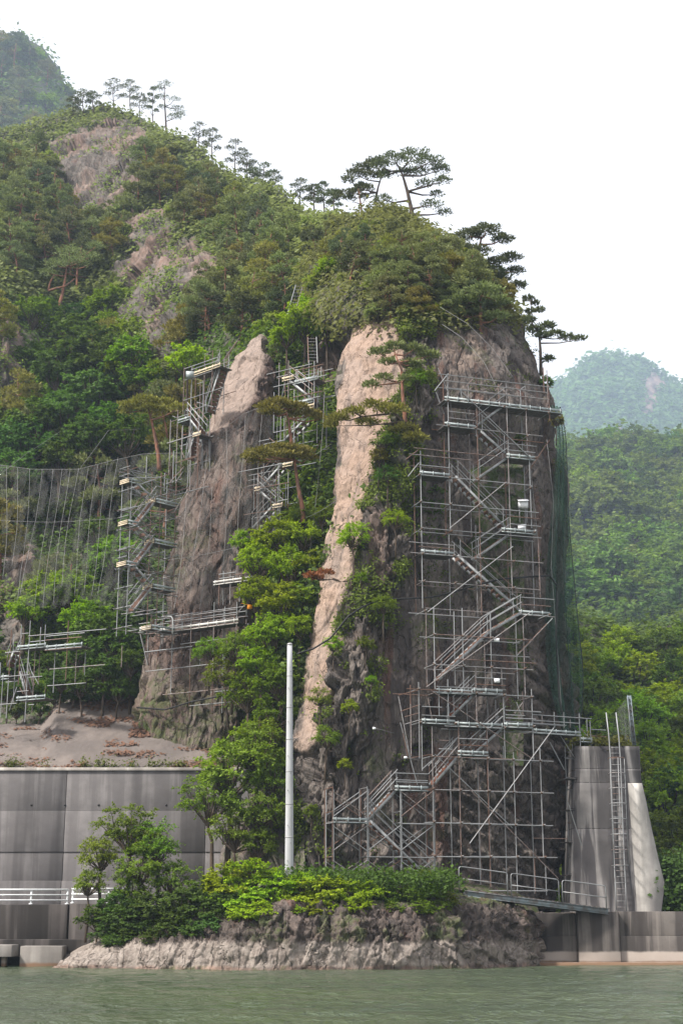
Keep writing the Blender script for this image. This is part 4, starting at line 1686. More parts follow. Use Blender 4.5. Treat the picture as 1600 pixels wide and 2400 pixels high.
U.brace('1', [(380, 310, 440, 470), (560, 300, 610, 530)], 0.9, 'brace', 0.0)
U.transoms('1', [(465, 380), (660, 400), (878, 425), (1040, 445), (1205, 470), (470, 565), (665, 582), (255, 925), (480, 945), (690, 965), (265, 1120), (485, 1140), (690, 1160), (275, 1320), (490, 1340), (700, 1350), (280, 1505), (510, 1520), (720, 1540), (950, 1560), (900, 1000), (1070, 1020), (1050, 640), (1110, 800), (1100, 1345), (290, 1705), (520, 1720), (730, 1740), (950, 1755)])

# ---- lower part, set further out from the wall
W_ = Scaffold('stair_scaffold', 'lower pipe scaffold with stairs standing under the upper one at the cliff foot', 1048, 75.5, 18.5, 1.1, 0.15, seed=12)
W_.std('2', [(363, 450, 372, 1050), (572, 455, 582, 1050), (780, 480, 787, 1050), (1018, 530, 1035, 1110), (193, 1020, 197, 1540), (250, 1000, 262, 1560), (465, 980, 472, 1265), (400, 1030, 403, 1245), (668, 890, 682, 1300), (860, 900, 864, 1030),
             (870, 1110, 892, 1568), (1075, 1050, 1102, 1568)])
W_.std('2', [(308, 490, 312, 1030), (515, 480, 517, 1020), (737, 700, 741, 1040), (967, 530, 979, 1125), (1015, 1070, 1021, 1245), (605, 1130, 610, 1300), (757, 1130, 760, 1300), (815, 1130, 820, 1300)], 1.0)
W_.led('2', [(360, 650, 1090, 692), (530, 825, 1115, 868), (360, 870, 1090, 912), (160, 1048, 720, 1078), (380, 1030, 890, 1060), (350, 1065, 1095, 1112), (670, 965, 890, 980), (672, 1015, 890, 1028), (275, 1180, 420, 1185), (275, 1245, 520, 1252), (890, 1205, 1145, 1222), (890, 1262, 1110, 1275), (890, 1240, 1030, 1248),
             (440, 1322, 880, 1342)])
W_.led('2', [(260, 665, 1000, 712), (300, 905, 960, 935), (65, 1087, 640, 1110), (180, 495, 700, 520), (730, 795, 1070, 815), (420, 1335, 1100, 1380), (610, 1215, 740, 1222)], 1.0)
W_.led('3', [(700, 510, 945, 514), (700, 560, 945, 564), (710, 575, 945, 577), (1175, 255, 1390, 262), (1175, 298, 1385, 314), (960, 383, 1568, 410), (1025, 330, 1120, 335), (1030, 268, 1100, 270), (985, 625, 1600, 652), (920, 868, 1600, 890), (980, 1118, 1600, 1134), (1040, 1272, 1180, 1276)])
W_.led('4', [(0, 552, 612, 585), (0, 795, 615, 815), (0, 1040, 608, 1053), (0, 1278, 640, 1286), (0, 1500, 570, 1560)])
W_.led('4', [(470, 1135, 720, 1155)], 0.6)
W_.std('3', [(820, 0, 826, 382), (885, 150, 889, 372), (902, 150, 906, 490), (972, 165, 1000, 1245), (1168, 140, 1197, 1180), (1380, 170, 1411, 1345)])
W_.std('3', [(1100, 20, 1130, 1310), (1310, 0, 1337, 1330), (1492, 310, 1537, 1370)], 1.0)
W_.std('4', [(120, 330, 158, 1500), (310, 510, 362, 1545), (505, 480, 552, 1290)])
W_.std('4', [(55, 560, 82, 1500), (238, 465, 280, 1535), (440, 590, 482, 1550)], 1.0)
W_.std('4', [(475, 1280, 482, 1552), (555, 1350, 566, 1565), (342, 500, 360, 540)])
W_.deck('2', 380, 1070, 640, 1082)
W_.deck('2', 640, 1062, 866, 1084)
W_.deck('2', 273, 1290, 516, 1304)
W_.deck('2', 518, 1312, 862, 1332)
W_.deck('2', 876, 1316, 1088, 1334)
W_.deck('3', 1165, 360, 1387, 378)
W_.deck('3', 703, 620, 946, 634)
W_.stair('2', 985, 498, 748, 640)
W_.stair('2', 748, 640, 385, 985)
W_.stair('2', 650, 1085, 480, 1255, tread='rust_tread')
W_.stair('2', 870, 1320, 600, 1568)
W_.stair('3', 1160, 375, 978, 590, tread='rust_tread')
W_.brace('2', [(1075, 485, 310, 1035), (345, 1062, 1085, 1562)], -0.12)
W_.brace('2', [(1235, 530, 975, 805), (1195, 570, 985, 790)], 0.5)
W_.brace('2', [(105, 1105, 190, 1552), (150, 1310, 270, 1275), (150, 1255, 262, 1225), (120, 1215, 262, 1165), (320, 1115, 352, 1270)], 0.3)
W_.brace('3', [(745, 135, 872, 595), (760, 180, 800, 380), (1000, 370, 1568, 910), (905, 480, 1165, 245), (800, 400, 980, 370)], 0.2)
W_.brace('4', [(0, 785, 650, 1440), (618, 332, 0, 1182)], -0.14)
W_.brace('2', [(970, 1145, 1010, 1260), (1015, 1150, 960, 1230), (105, 1095, 250, 1060)], 0.5)
W_.brace('2', [(870, 1195, 745, 1308), (870, 1250, 700, 1400)], 0.02)
W_.transoms('2', [(300, 480), (365, 655), (575, 665), (785, 680), (1025, 695), (365, 875), (580, 885), (785, 895), (1030, 905), (250, 1055), (465, 1070), (675, 1085), (880, 1100), (1080, 1115), (265, 1300), (520, 1310), (680, 1330), (885, 1340), (1095, 1330), (1210, 510)])
W_.transoms('3', [(980, 390), (1175, 400), (1385, 408), (985, 628), (1185, 636), (1395, 648), (990, 870), (1190, 878), (1400, 888), (995, 1120), (1195, 1125), (1405, 1130)])
W_.transoms('4', [(130, 560), (315, 570), (515, 580), (135, 800), (320, 808), (525, 815), (145, 1045), (335, 1050), (540, 1052), (150, 1282), (350, 1284), (550, 1286)])

# ---- walkway running right to the buttress and its narrow hanging tower
K_ = Scaffold('walkway_scaffold', 'narrow scaffold walkway and thin tower leading to the concrete buttress', 1245, 77.8, 27, 0.9, 0.1, seed=13)
K_.std('4', [(620, 215, 622, 330), (805, 228, 840, 1200), (455, 250, 470, 560)])
K_.std('4', [(690, 215, 693, 330), (735, 270, 738, 330), (530, 240, 532, 300), (700, 470, 742, 1595), (755, 450, 800, 1600)], 1.0)
K_.std('4', [(850, 262, 925, 1610)], 0.9)
K_.std('4', [(885, 280, 888, 460)], 0.1)
K_.led('4', [(250, 200, 520, 222), (460, 222, 890, 280), (250, 268, 705, 330), (460, 262, 800, 315), (340, 345, 818, 398), (890, 346, 995, 349), (890, 394, 995, 397), (820, 632, 1012, 648), (840, 1050, 1080, 1054)])
K_.led('4', [(470, 290, 705, 330), (700, 560, 870, 545), (712, 790, 880, 785)], 1.0)
for y in (558, 788, 1032, 1278):
    K_.led('4', [(702 + (y - 470) * 0.036, y + 4, 815 + (y - 470) * 0.033, y - 4)], 0.5, 'transom')
K_.deck('4', 466, 345, 812, 398)
K_.deck('4', 812, 400, 892, 455, posts=True)
for y in (690, 922, 1158, 1400):
    K_.deck('4', 735, y, 850 + (y - 690) * 0.06, y + 22, posts=False, toe='dark', toe_h=0.05)
    K_.led('4', [(715 + (y - 690) * 0.03, y - 4, 905, y + 26)], 0.5, 'ledger')
K_.brace('4', [(720, 878, 905, 1452), (840, 1318, 932, 1450)], -0.3, 'brace', 0.0)
K_.brace('4', [(665, 388, 810, 615), (590, 440, 695, 640), (810, 400, 890, 460), (815, 340, 888, 420)], 0.3)

# ---- frame scaffold at the foot, left
F_ = Scaffold('frame_scaffold', 'low frame scaffold with cross braces and first stairs above the bushes', 778, 73.5, 18.5, 1.05, 0.25, seed=14)
XS = [(245, 253), (500, 508), (742, 755), (983, 998)]
for i, (xt, xb) in enumerate(XS):
    top = 605 if i < 2 else 622
    F_.std('3', [(xt, top, xb, 1345)], 0)
    F_.std('3', [(xt + 9, top + 20, xb + 7, 1300)], 0.06)
    F_.std('3', [(xt - 57, top + 18, xb - 58, 1330)], 1.0)
    F_.std('3', [(xt - 48, top + 26, xb - 50, 1300)], 0.94)
    for y in (top + 8, 790, 872, 1122):
        F_.tube('frame_bar', F_.at('3', xt + 2, y, 0), F_.at('3', xt + 2, y, 0) + F_.n * F_.w, 0.026, 0.5)
for i in range(3):
    a, b = XS[i][0] + 4, XS[i + 1][0] + 2
    for j, (y0, y1) in enumerate(((640, 830), (895, 1080), (1150, 1320))):
        if j == 0 and i == 1:
            continue
        F_.brace('3', [(a, y0, b, y1), (a, y1, b, y0)], 0.0, 'cross_brace')
        F_.brace('3', [(a - 57, y0 + 8, b - 57, y1 - 4), (a - 57, y1 - 4, b - 57, y0 + 8)], 1.0, 'cross_brace')
F_.led('3', [(755, 880, 980, 884), (505, 1124, 990, 1130)])
F_.led('3', [(690, 876, 930, 880), (445, 1126, 920, 1130)], 1.0)
F_.deck('3', 248, 856, 503, 868)
F_.brace('3', [(250, 800, 500, 650)], 0.1)
F_.stair('3', 705, 628, 500, 850)
F_.stair('3', 505, 858, 985, 1330)

# ---- sloping gangway down to the river wall
def gangway():
    root = empty('gangway', (9, 74, 3), 'sloping steel beam gangway with looped handrails at the cliff foot', 'gangway')
    inv = Matrix.Translation((-9, -74, -3))
    a, b = PT(1085, 2086, 73.6), PT(1424, 2130, 75.3)
    u = (b - a) / np.linalg.norm(b - a)
    n = np.cross((0, 0, 1), u)
    n = n / np.linalg.norm(n)

    def put(name, me):
        o = obj(name, me, root)
        o.matrix_parent_inverse = inv
        return o
    for s in (0.0, 1.0):
        mb = MB()
        p, q = a + n * s, b + n * s
        mb.bar(p + (0, 0, -0.02), q + (0, 0, -0.02), 0.12, 0.025)
        mb.bar(p + (0, 0, -0.26), q + (0, 0, -0.26), 0.12, 0.025)
        mb.bar(p + (0, 0, -0.14), q + (0, 0, -0.14), 0.02, 0.215)
        put('beam', mb.mesh('beam', M['steel_blue']))
    L = np.linalg.norm(b - a)
    k = 0.0
    mb = MB()
    mb.box((-0.12, -0.5, 0), (0.12, 0.5, 0.035))
    me = mb.mesh('walk_plank', M['deck'])
    while k < L - 0.15:
        o = obj('walk_plank', me, root)
        o.matrix_parent_inverse = inv
        c = a + u * (k + 0.13) + n * 0.5
        m = Matrix((Vector(u), Vector(n), Vector(np.cross(u, n)))).transposed().to_4x4()
        m.translation = Vector(c)
        o.matrix_basis = m
        k += 0.25
    for (f0, f1) in ((-0.03, 0.30), (0.325, 0.655), (0.68, 0.985)):
        p, q = a + u * L * f0 - n * 0.07, a + u * L * f1 - n * 0.07
        mb = MB()
        r = 0.12
        pts = [p, p + (0, 0, 0.95)] + [p + u * (r - r * math.cos(t)) + np.array((0, 0, 0.95 + r * math.sin(t))) for t in (0.5, 1.0, 1.57)]
        pts += [q - u * (r - r * math.cos(t)) + np.array((0, 0, 0.95 + r * math.sin(t))) for t in (1.57, 1.0, 0.5)] + [q + (0, 0, 0.95), q]
        mb.tube(pts, 0.028, 7)
        put('handrail_loop', mb.mesh('handrail_loop', M['pipe'], True))
        mb = MB()
        mb.tube([p + (0, 0, 0.52), q + (0, 0, 0.52)], 0.024, 7)
        put('mid_rail', mb.mesh('mid_rail', M['pipe'], True))


gangway()

# ---- left stair tower, seen corner-on
TH = 46


def tower_left(label, sx, sy, d, w1, run1, run2, decks, seed, top_sy, bot_sy, rust=0.2):
    """stair tower of three upright pairs; pairs stand along the receding side"""
    T = Scaffold('stair_tower', label, sx, d, TH, w1, rust, seed=seed)
    o = T.at('S', sx, sy, 0)
    e, n = T.e, T.n
    n1 = -n if False else n
    ztop = T.at('S', sx, top_sy, 0)[2]
    zbot = T.at('S', sx, bot_sy, 0)[2]
    A = o - e * run1
    C = o + e * run2
    for p, dzt in ((A, -0.9), (o, 0.0), (C, -0.2)):
        for s in (0, 1):
            q = p + n * w1 * s
            T.tube('standard', (q[0], q[1], zbot), (q[0], q[1], ztop + dzt + 0.2 * s), 0.027)
    return T, o, A, C


def left_tower():
    T, o, A, C = tower_left('left stair scaffold zigzagging up beside the reddish rock fin', 374, 1250, 84.0, 0.85, 2.15, 1.15, None, 21, 1106, 1500)
    e, n = T.e, T.n
    zz = lambda sy: T.at('S', 374, sy, 0)[2]
    far = [zz(1145), zz(1242), zz(1337)]         # landings at the near-left pair
    mid = [zz(1176), zz(1272), zz(1378), zz(1474)]

    def flat_deck(p, q, z, toe, label=None):
        mb = MB()
        a = np.array([p[0], p[1], z])
        b = np.array([q[0], q[1], z])
        v = n * 0.85
        for k in range(3):
            s, t = v * (k / 3) + n * 0.012, v * ((k + 1) / 3) - n * 0.012
            mb.hexa([a + s - (0, 0, 0.05), b + s - (0, 0, 0.05), b + t - (0, 0, 0.05), a + t - (0, 0, 0.05), a + s, b + s, b + t, a + t])
        d = obj('deck', mb.mesh('deck', M['deck']), T.root)
        d.matrix_parent_inverse = T.inv
        mb = MB()
        for h0, hh in ((-0.06, 0.06), (0.12, 0.11)):
            mb.bar(a - n * 0.04 + (0, 0, h0), b - n * 0.04 + (0, 0, h0), 0.03, hh)
        t = obj('toe_board', mb.mesh('toe_board', M['toe']), d)
        mb = MB()
        for h0, hh in ((-0.05, 0.07), (0.05, 0.06), (0.14, 0.06)):
            mb.bar(a - e * 0.04 + (0, 0, h0), a - e * 0.04 + v + (0, 0, h0), 0.03, hh)
        t = obj('end_plank', mb.mesh('end_plank', M['plank']), d)
        return d

    def flight(p, q, z0, z1):
        a = np.array([p[0], p[1], z0]) + n * 0.42
        b = np.array([q[0], q[1], z1]) + n * 0.42
        h = n * 0.3
        mb = MB()
        for s in (-1, 1):
            mb.bar(a + s * h, b + s * h, 0.03, 0.13)
        fl = obj('stair_flight', mb.mesh('stair_flight', M['steel_pale']), T.root)
        fl.matrix_parent_inverse = T.inv
        m = max(3, int(round(abs(z0 - z1) / 0.23)))
        for k in range(m):
            c = a + (b - a) * (k + 0.5) / m
            ob = obj('tread', unit_box('tread'), fl)
            ob.matrix_basis = aligned(c - h * 0.97, c + h * 0.97, 0.035, 0.2, (0, 0, 1))
        for s in (-1, 1):
            for hh in (0.5, 0.92):
                ob = obj('handrail', TUBE['pipe'], fl)
                ob.matrix_basis = aligned(a + s * h * 1.3 + (0, 0, hh), b + s * h * 1.3 + (0, 0, hh), 0.024, 0.024)
    for i, z in enumerate(far):
        flat_deck(A - e * 0.15, A + e * 0.55, z, 'plank')
        flight(A + e * 0.5, o - e * 0.1, z, mid[i])
        for h in (0.45, 0.9):
            p = A - e * 0.15
            T.tube('guard_rail', (p[0], p[1], z + h), tuple(p + n * 0.95 + (0, 0, z + h - p[2] if False else 0))[:2] + (z + h,), 0.024)
            T.tube('guard_rail', tuple((A - e * 0.2 + n * 0.85)[:2]) + (z + h,), tuple((o + n * 0.85)[:2]) + (z + h,), 0.024)
    for i, z in enumerate(mid):
        flat_deck(o - e * 0.35, C + e * 0.15, z, 'plank')
        if i < 3:
            flight(o - e * 0.3, A + e * 0.6, z, far[i + 1] if i < 2 else zz(1440))
        for h in (0.45, 0.9):
            T.tube('guard_rail', tuple((o - e * 0.3)[:2]) + (z + h,), tuple((C + e * 0.3)[:2]) + (z + h,), 0.024)
    z = zz(1118)
    while z > zz(1490):
        for s in (0, 1):
            T.tube('ledger', tuple((A - e * 0.3 + n * 0.85 * s)[:2]) + (z,), tuple((C + e * 0.35 + n * 0.85 * s)[:2]) + (z,), 0.025)
        for p in (A, o, C):
            T.tube('transom', tuple((p - n * 0.5)[:2]) + (z + 0.05,), tuple((p + n * 1.2)[:2]) + (z + 0.05,), 0.025)
        z -= 1.15
    # long tubes running from the tower out to the rock fin
    for (x0, y0, x1, y1) in ((230, 1245, 590, 1140), (740, 1050, 1070, 955), (880, 1050, 1300, 940), (280, 840, 720, 830), (390, 940, 720, 830), (260, 1490, 740, 1375)):
        T.tube('long_ledger', T.at('A', x0, y0, 0), T.at('A', x1, y1, -0.5), 0.026)
    T.brace('A', [(880, 1255, 1050, 975), (820, 900, 1000, 700), (905, 880, 990, 760)], -0.2)
    T.brace('B', [(605, 590, 740, 300)], -0.2)
    for (x, y0, y1) in ((540, 575, 860), (868, 505, 900), (762, 775, 1000)):
        T.std('A', [(x, y0, x + 2, y1)], 0.6)


left_tower()

# ---- upper left tower beside the pale top of the fin
P_ = Scaffold('stair_tower', 'high scaffold stair beside the pale top of the rock fin', 447, 88.6, -42, 1.0, 0.25, seed=31)
P_.double = True
P_.std('C', [(410, 635, 385, 1500), (535, 640, 520, 2352), (775, 430, 772, 1600), (922, 330, 918, 1420), (158, 1600, 140, 2352), (290, 1420, 270, 2352), (650, 1380, 655, 2300)])
P_.std('C', [(705, 930, 690, 1600), (420, 1400, 415, 1600), (378, 1700, 372, 2200), (625, 1700, 630, 2200), (1035, 390, 1035, 560)], 1.0)
P_.std('A', [(832, 130, 822, 800), (920, 60, 905, 900), (1080, 330, 1080, 1000), (1168, 300, 1172, 1100)])
P_.led('C', [(425, 720, 1030, 400), (545, 720, 1040, 480), (425, 920, 930, 660), (400, 1310, 1135, 945), (300, 1580, 520, 1470), (545, 1450, 830, 1310), (100, 2090, 720, 1780), (170, 1650, 290, 1590), (420, 2345, 660, 2245)])
P_.led('A', [(800, 450, 1200, 260), (900, 675, 1170, 560)])
P_.deck('C', 545, 830, 1080, 555, 'plank')
P_.deck('C', 300, 1660, 520, 1560, 'toe')
P_.deck('C', 575, 1905, 720, 1845, 'plank')
P_.stair('C', 1150, 620, 880, 1480, r0=0.3, r1=0.95)
P_.stair('C', 530, 1560, 760, 1850, r0=0.0, r1=0.55)
P_.stair('C', 640, 1950, 520, 2350, r0=0.2, r1=0.8)
P_.brace('C', [(1060, 610, 760, 1330), (1110, 520, 1420, 90), (1160, 480, 1390, 150), (560, 1860, 640, 1720), (440, 1420, 530, 1450), (640, 1275, 940, 1365)], 0.3)
P_.brace('C', [(190, 1530, 290, 1570), (340, 2110, 410, 2300)], 0.8)
mbx = MB()
pp = P_.at('C', 520, 785, -0.05)
mbx.box(tuple(pp - (0.25, 0.25, 0.2)), tuple(pp + (0.25, 0.2, 0.2)))
ob_ = obj('end_board', mbx.mesh('end_board', M['toe']), P_.root)
ob_.matrix_parent_inverse = P_.inv

# ---- long walkway across the foot of the fin
Q_ = Scaffold('walkway_scaffold', 'long level scaffold walkway with white toe board across the fin foot', 520, 83.2, -33, 0.9, 0.3, seed=41)
Q_.double = True
Q_.std('B', [(540, 1010, 543, 1150), (715, 970, 712, 1568), (902, 940, 902, 1568), (1370, 940, 1366, 1540)])
Q_.std('B', [(1135, 835, 1135, 1568), (495, 960, 492, 1540), (1375, 830, 1375, 940)], 0, 1)
Q_.std('B', [(520, 1010, 520, 1150), (630, 960, 632, 1080), (810, 1040, 812, 1090), (460, 1130, 470, 1490), (752, 1200, 750, 1540), (1250, 960, 1252, 1020)], 1.0)
Q_.std('6', [(1053, 610, 1050, 1035), (1168, 590, 1163, 1060), (1450, 555, 1445, 850)])
Q_.std('6', [(1308, 560, 1303, 1090)], 0, 1)
Q_.led('B', [(530, 1045, 1370, 880), (560, 1075, 1380, 950), (480, 1165, 1390, 1035), (440, 1348, 920, 1285), (450, 1535, 1170, 1468), (1170, 1248, 1370, 1225), (250, 1130, 500, 1100), (200, 980, 560, 885), (380, 1060, 490, 1040)])
Q_.led('6', [(995, 990, 1420, 948), (1165, 1060, 1450, 1028), (890, 730, 1180, 690), (1110, 660, 1470, 655)])
Q_.led('B', [(600, 1020, 1450, 845), (780, 1230, 880, 1232), (640, 1285, 860, 1340)], 1.0)
Q_.deck('B', 548, 1152, 1392, 1028, 'toe_white', toe_h=0.2)
Q_.deck('B', 385, 1122, 500, 1100, 'toe_white')
Q_.brace('B', [(1380, 940, 1520, 790), (385, 1150, 460, 1460), (575, 1290, 550, 1520), (870, 1340, 790, 1560)], 0.7)
Q_.brace('6', [(975, 735, 945, 905), (1125, 740, 1080, 940), (1230, 830, 1200, 940), (865, 620, 910, 800)], 0.8)

Q_.std('B', [(620, 1150, 618, 1568), (805, 1120, 803, 1568), (1010, 1090, 1008, 1568), (1250, 1050, 1248, 1568)], 1.0)
Q_.std('B', [(630, 980, 632, 1120), (810, 960, 812, 1110), (1010, 920, 1012, 1080), (1250, 880, 1252, 1050)])
# ---- far left scaffold in the bushes
E_ = Scaffold('stair_scaffold', 'small scaffold platform half hidden in bushes above the sprayed slope', 70, 85.5, -25, 0.9, 0.35, seed=51)
E_.std('E', [(117, 160, 98, 650), (303, 65, 268, 1100), (690, 65, 686, 670), (90, 670, 68, 1060), (205, 370, 195, 720), (10, 490, 0, 700)])
E_.std('E', [(222, 105, 215, 300), (418, 130, 414, 305), (466, 105, 460, 320), (405, 400, 400, 720), (872, 390, 868, 620), (1245, 320, 1245, 540)], 1.0)
E_.led('E', [(230, 210, 300, 182), (300, 200, 470, 230), (470, 205, 1090, 155), (470, 262, 840, 235), (60, 415, 200, 358), (0, 690, 310, 570), (300, 665, 440, 612), (180, 805, 300, 765), (0, 945, 180, 885), (300, 935, 355, 910), (510, 590, 1080, 485), (465, 370, 840, 335)])
E_.led('E', [(310, 260, 460, 285), (470, 220, 860, 190), (60, 672, 180, 700), (480, 745, 875, 682)], 1.0)
E_.deck('E', 188, 320, 470, 352, flat=True)
E_.deck('E', 470, 352, 845, 315)
E_.deck('E', 20, 668, 100, 632)
E_.deck('E', 175, 855, 470, 865)
E_.stair('E', 180, 370, 110, 540)
E_.stair('E', 235, 590, 300, 830, tread='tread')
E_.brace('E', [(225, 575, 270, 740), (310, 555, 395, 710), (300, 590, 360, 720), (175, 740, 100, 980), (205, 745, 240, 810)], 0.2, 'brace', 0.6)

E_.std('E', [(160, 330, 150, 900), (350, 330, 345, 1000), (560, 330, 555, 800), (780, 320, 775, 700)], 0.5)
E_.std('E', [(30, 600, 15, 1050)], 0.5)
# ---- scaffold behind the flat-topped pines in the gully
D_ = Scaffold('stair_scaffold', 'scaffold stairs in the gully partly hidden by flat-topped pines', 690, 84.5, -33, 1.0, 0.3, seed=61)
D_.double = True
D_.std('D', [(445, 425, 440, 810), (545, 400, 545, 820), (722, 545, 730, 940), (770, 400, 770, 850), (830, 410, 828, 960), (500, 800, 500, 1290), (610, 720, 605, 1300), (462, 1000, 455, 1300), (440, 1500, 430, 2050), (545, 1630, 540, 1980), (80, 1690, 70, 1990), (215, 1640, 215, 2260)])
D_.std('D', [(860, 770, 862, 1310), (515, 1000, 515, 1290), (273, 1500, 268, 2000), (412, 1660, 408, 2030), (165, 1660, 168, 2050)], 0.2, 1)
D_.std('D', [(515, 520, 505, 800), (632, 505, 630, 600), (905, 470, 908, 585), (935, 780, 935, 1110), (650, 1030, 648, 1290), (900, 730, 900, 850), (388, 750, 382, 1190)], 1.0)
D_.led('D', [(310, 562, 810, 432), (385, 675, 970, 582), (630, 520, 930, 438), (420, 590, 545, 555), (600, 815, 920, 735), (640, 850, 900, 800), (385, 1195, 745, 1125), (220, 1295, 340, 1270), (280, 1330, 510, 1275), (0, 1650, 740, 1470), (90, 1835, 560, 1745), (100, 1785, 220, 1765), (440, 1952, 540, 1930), (60, 2100, 400, 2050), (820, 1350, 880, 1330)])
D_.led('D', [(650, 870, 1055, 790), (640, 890, 730, 880), (160, 2310, 290, 2270), (100, 1720, 215, 1700), (650, 1330, 815, 1275)], 1.0)
D_.deck('D', 480, 620, 612, 590, 'plank')
D_.deck('D', 615, 655, 865, 590, 'toe')
D_.deck('D', 640, 880, 820, 850, 'toe')
D_.deck('D', 720, 925, 830, 905, 'plank')
D_.deck('D', 485, 1565, 595, 1545, 'plank')
D_.deck('D', 175, 1830, 240, 1815, 'plank')
D_.deck('D', 375, 2020, 480, 1995, 'plank')
D_.stair('D', 590, 640, 850, 850, r0=0, r1=0.55)
D_.stair('D', 740, 1080, 530, 1290, r0=0.1, r1=0.7)
D_.stair('D', 500, 1560, 280, 1810, r0=0.1, r1=0.7)
D_.stair('D', 240, 1830, 450, 2020, r0=0.1, r1=0.7)
D_.stair('D', 400, 2020, 180, 2260, r0=0.1, r1=0.7)
D_.brace('D', [(590, 660, 750, 830), (335, 1255, 400, 1305), (505, 640, 475, 800), (860, 450, 830, 720), (250, 1870, 370, 1980), (905, 1280, 830, 1420)], 0.2, 'brace', 0.6)
# small landing lower down, and two ladders going up into the trees
H_ = Scaffold('scaffold_platform', 'small scaffold landing left of the bright gully trees', 530, 83.6, -30, 0.9, 0.1, seed=62)
H_.std('B', [(1193, 560, 1190, 860), (1310, 505, 1303, 860), (1405, 560, 1400, 830)])
H_.std('B', [(1230, 520, 1242, 860), (1360, 505, 1360, 600)], 1.0)
H_.led('B', [(1195, 560, 1360, 520), (1360, 550, 1545, 535), (1200, 600, 1350, 570)])
H_.deck('B', 1138, 645, 1540, 600, 'toe_white')


def ladder(label, pts_bot, pts_top, w, n):
    b, t = np.array(pts_bot), np.array(pts_top)
    root = empty('ladder', b, label, 'ladder')
    inv = Matrix.Translation(-Vector(b))
    for s in (0, 1):
        o = obj('ladder_rail', TUBE['pipe'], root)
        o.matrix_parent_inverse = inv
        o.matrix_basis = aligned(b + (s * w, 0, 0), t + (s * w, 0, 0), 0.03, 0.03)
    for k in range(n):
        c = b + (t - b) * (k + 0.5) / n
        o = obj('rung', TUBE['pipe'], root)
        o.matrix_parent_inverse = inv
        o.matrix_basis = aligned(c, c + (w, 0, 0), 0.016, 0.016)


ladder('dark vertical ladder rising from the gully scaffold into leaves', PT(723, 850, 86.2), PT(721, 790, 88.0), 0.55, 8)
ladder('slanting ladder among pines high in the gully', PT(671, 745, 93), PT(693, 668, 96.5), 0.5, 10)

# ------------------------------------------------------------------ trees and plants
def broad_proto(seed, nleaf, leaf, nclump=26, droop=0.0):
    """unit broadleaf tree: crown radius 1 centred at height 1.3, base at 0"""
    rng = np.random.default_rng(seed)
    C, Rr = [], []
    for k in range(nclump):
        v = rng.normal(0, 1, 3)
        v /= np.linalg.norm(v)
        r = rng.uniform(0.3, 1.0) ** 0.55
        if v[2] < -0.35:
            v[2] *= 0.4
        c = v * r * np.array([0.80, 0.80, 0.66])
        lop = 1 + 0.25 * math.sin(math.atan2(v[1], v[0]) * 2 + seed)
        c[:2] *= lop
        C.append(c + np.array([0, 0, 1.3]))
        Rr.append(rng.uniform(0.7, 1.25) * 1.55 / nclump ** 0.5)
    C, Rr = np.array(C), np.array(Rr)
    # leafy twigs fan outwards from every limb end
    ntw = nclump * 6
    src = np.repeat(np.arange(nclump), 6)
    out = C[src] - np.array([0, 0, 1.15])
    out /= np.linalg.norm(out, axis=1)[:, None] + 1e-9
    td = out * 0.75 + rng.normal(0, 0.62, (ntw, 3)) + np.array([0, 0, 0.12])
    td[:, 2] *= 0.6
    td /= np.linalg.norm(td, axis=1)[:, None]
    tl = rng.uniform(0.9, 2.2, ntw) * Rr[src]
    idx = rng.choice(ntw, nleaf, p=tl / tl.sum())
    sp = rng.uniform(0.05, 1.0, nleaf) ** 0.8
    P0 = C[src][idx] + td[idx] * (tl[idx] * sp)[:, None]
    P0[:, 2] -= 0.35 * tl[idx] * sp ** 2 * (0.5 + droop)
    side = np.cross(td[idx], np.array([0, 0, 1.0]))
    P0 += side * rng.normal(0, 0.22, nleaf)[:, None] * (tl[idx] * (1.15 - 0.8 * sp))[:, None]
    P0[:, 2] += rng.normal(0, 0.022, nleaf)
    Nn = out[idx] * 0.25 + np.array([0, 0, 0.85]) + rng.normal(0, 0.40, (nleaf, 3))
    V, Q = leaf_cards(P0, Nn, leaf * rng.uniform(0.6, 1.3, nleaf), rng, 1.25)
    crown = mesh_np('crown', V, Q, None, M['leaf'])
    mb = MB()
    fork = np.array([rng.normal(0, 0.06), rng.normal(0, 0.06), rng.uniform(0.45, 0.65)])
    mb.tube([(-0.03, 0, -1.5), (0, 0, -0.5), (0.02, 0.01, 0.1), fork * (0.6, 0.6, 0.7), fork], [0.07, 0.062, 0.055, 0.048, 0.042], 6)
    for k in range(min(nclump, 26)):
        e = C[k]
        m = fork * 0.45 + e * 0.55 + rng.normal(0, 0.05, 3) + np.array([0, 0, -0.08])
        mb.tube([fork, m, e], [0.035, 0.022, 0.008], 5, False)
    return crown, mb.mesh('trunk', M['bark'], True)


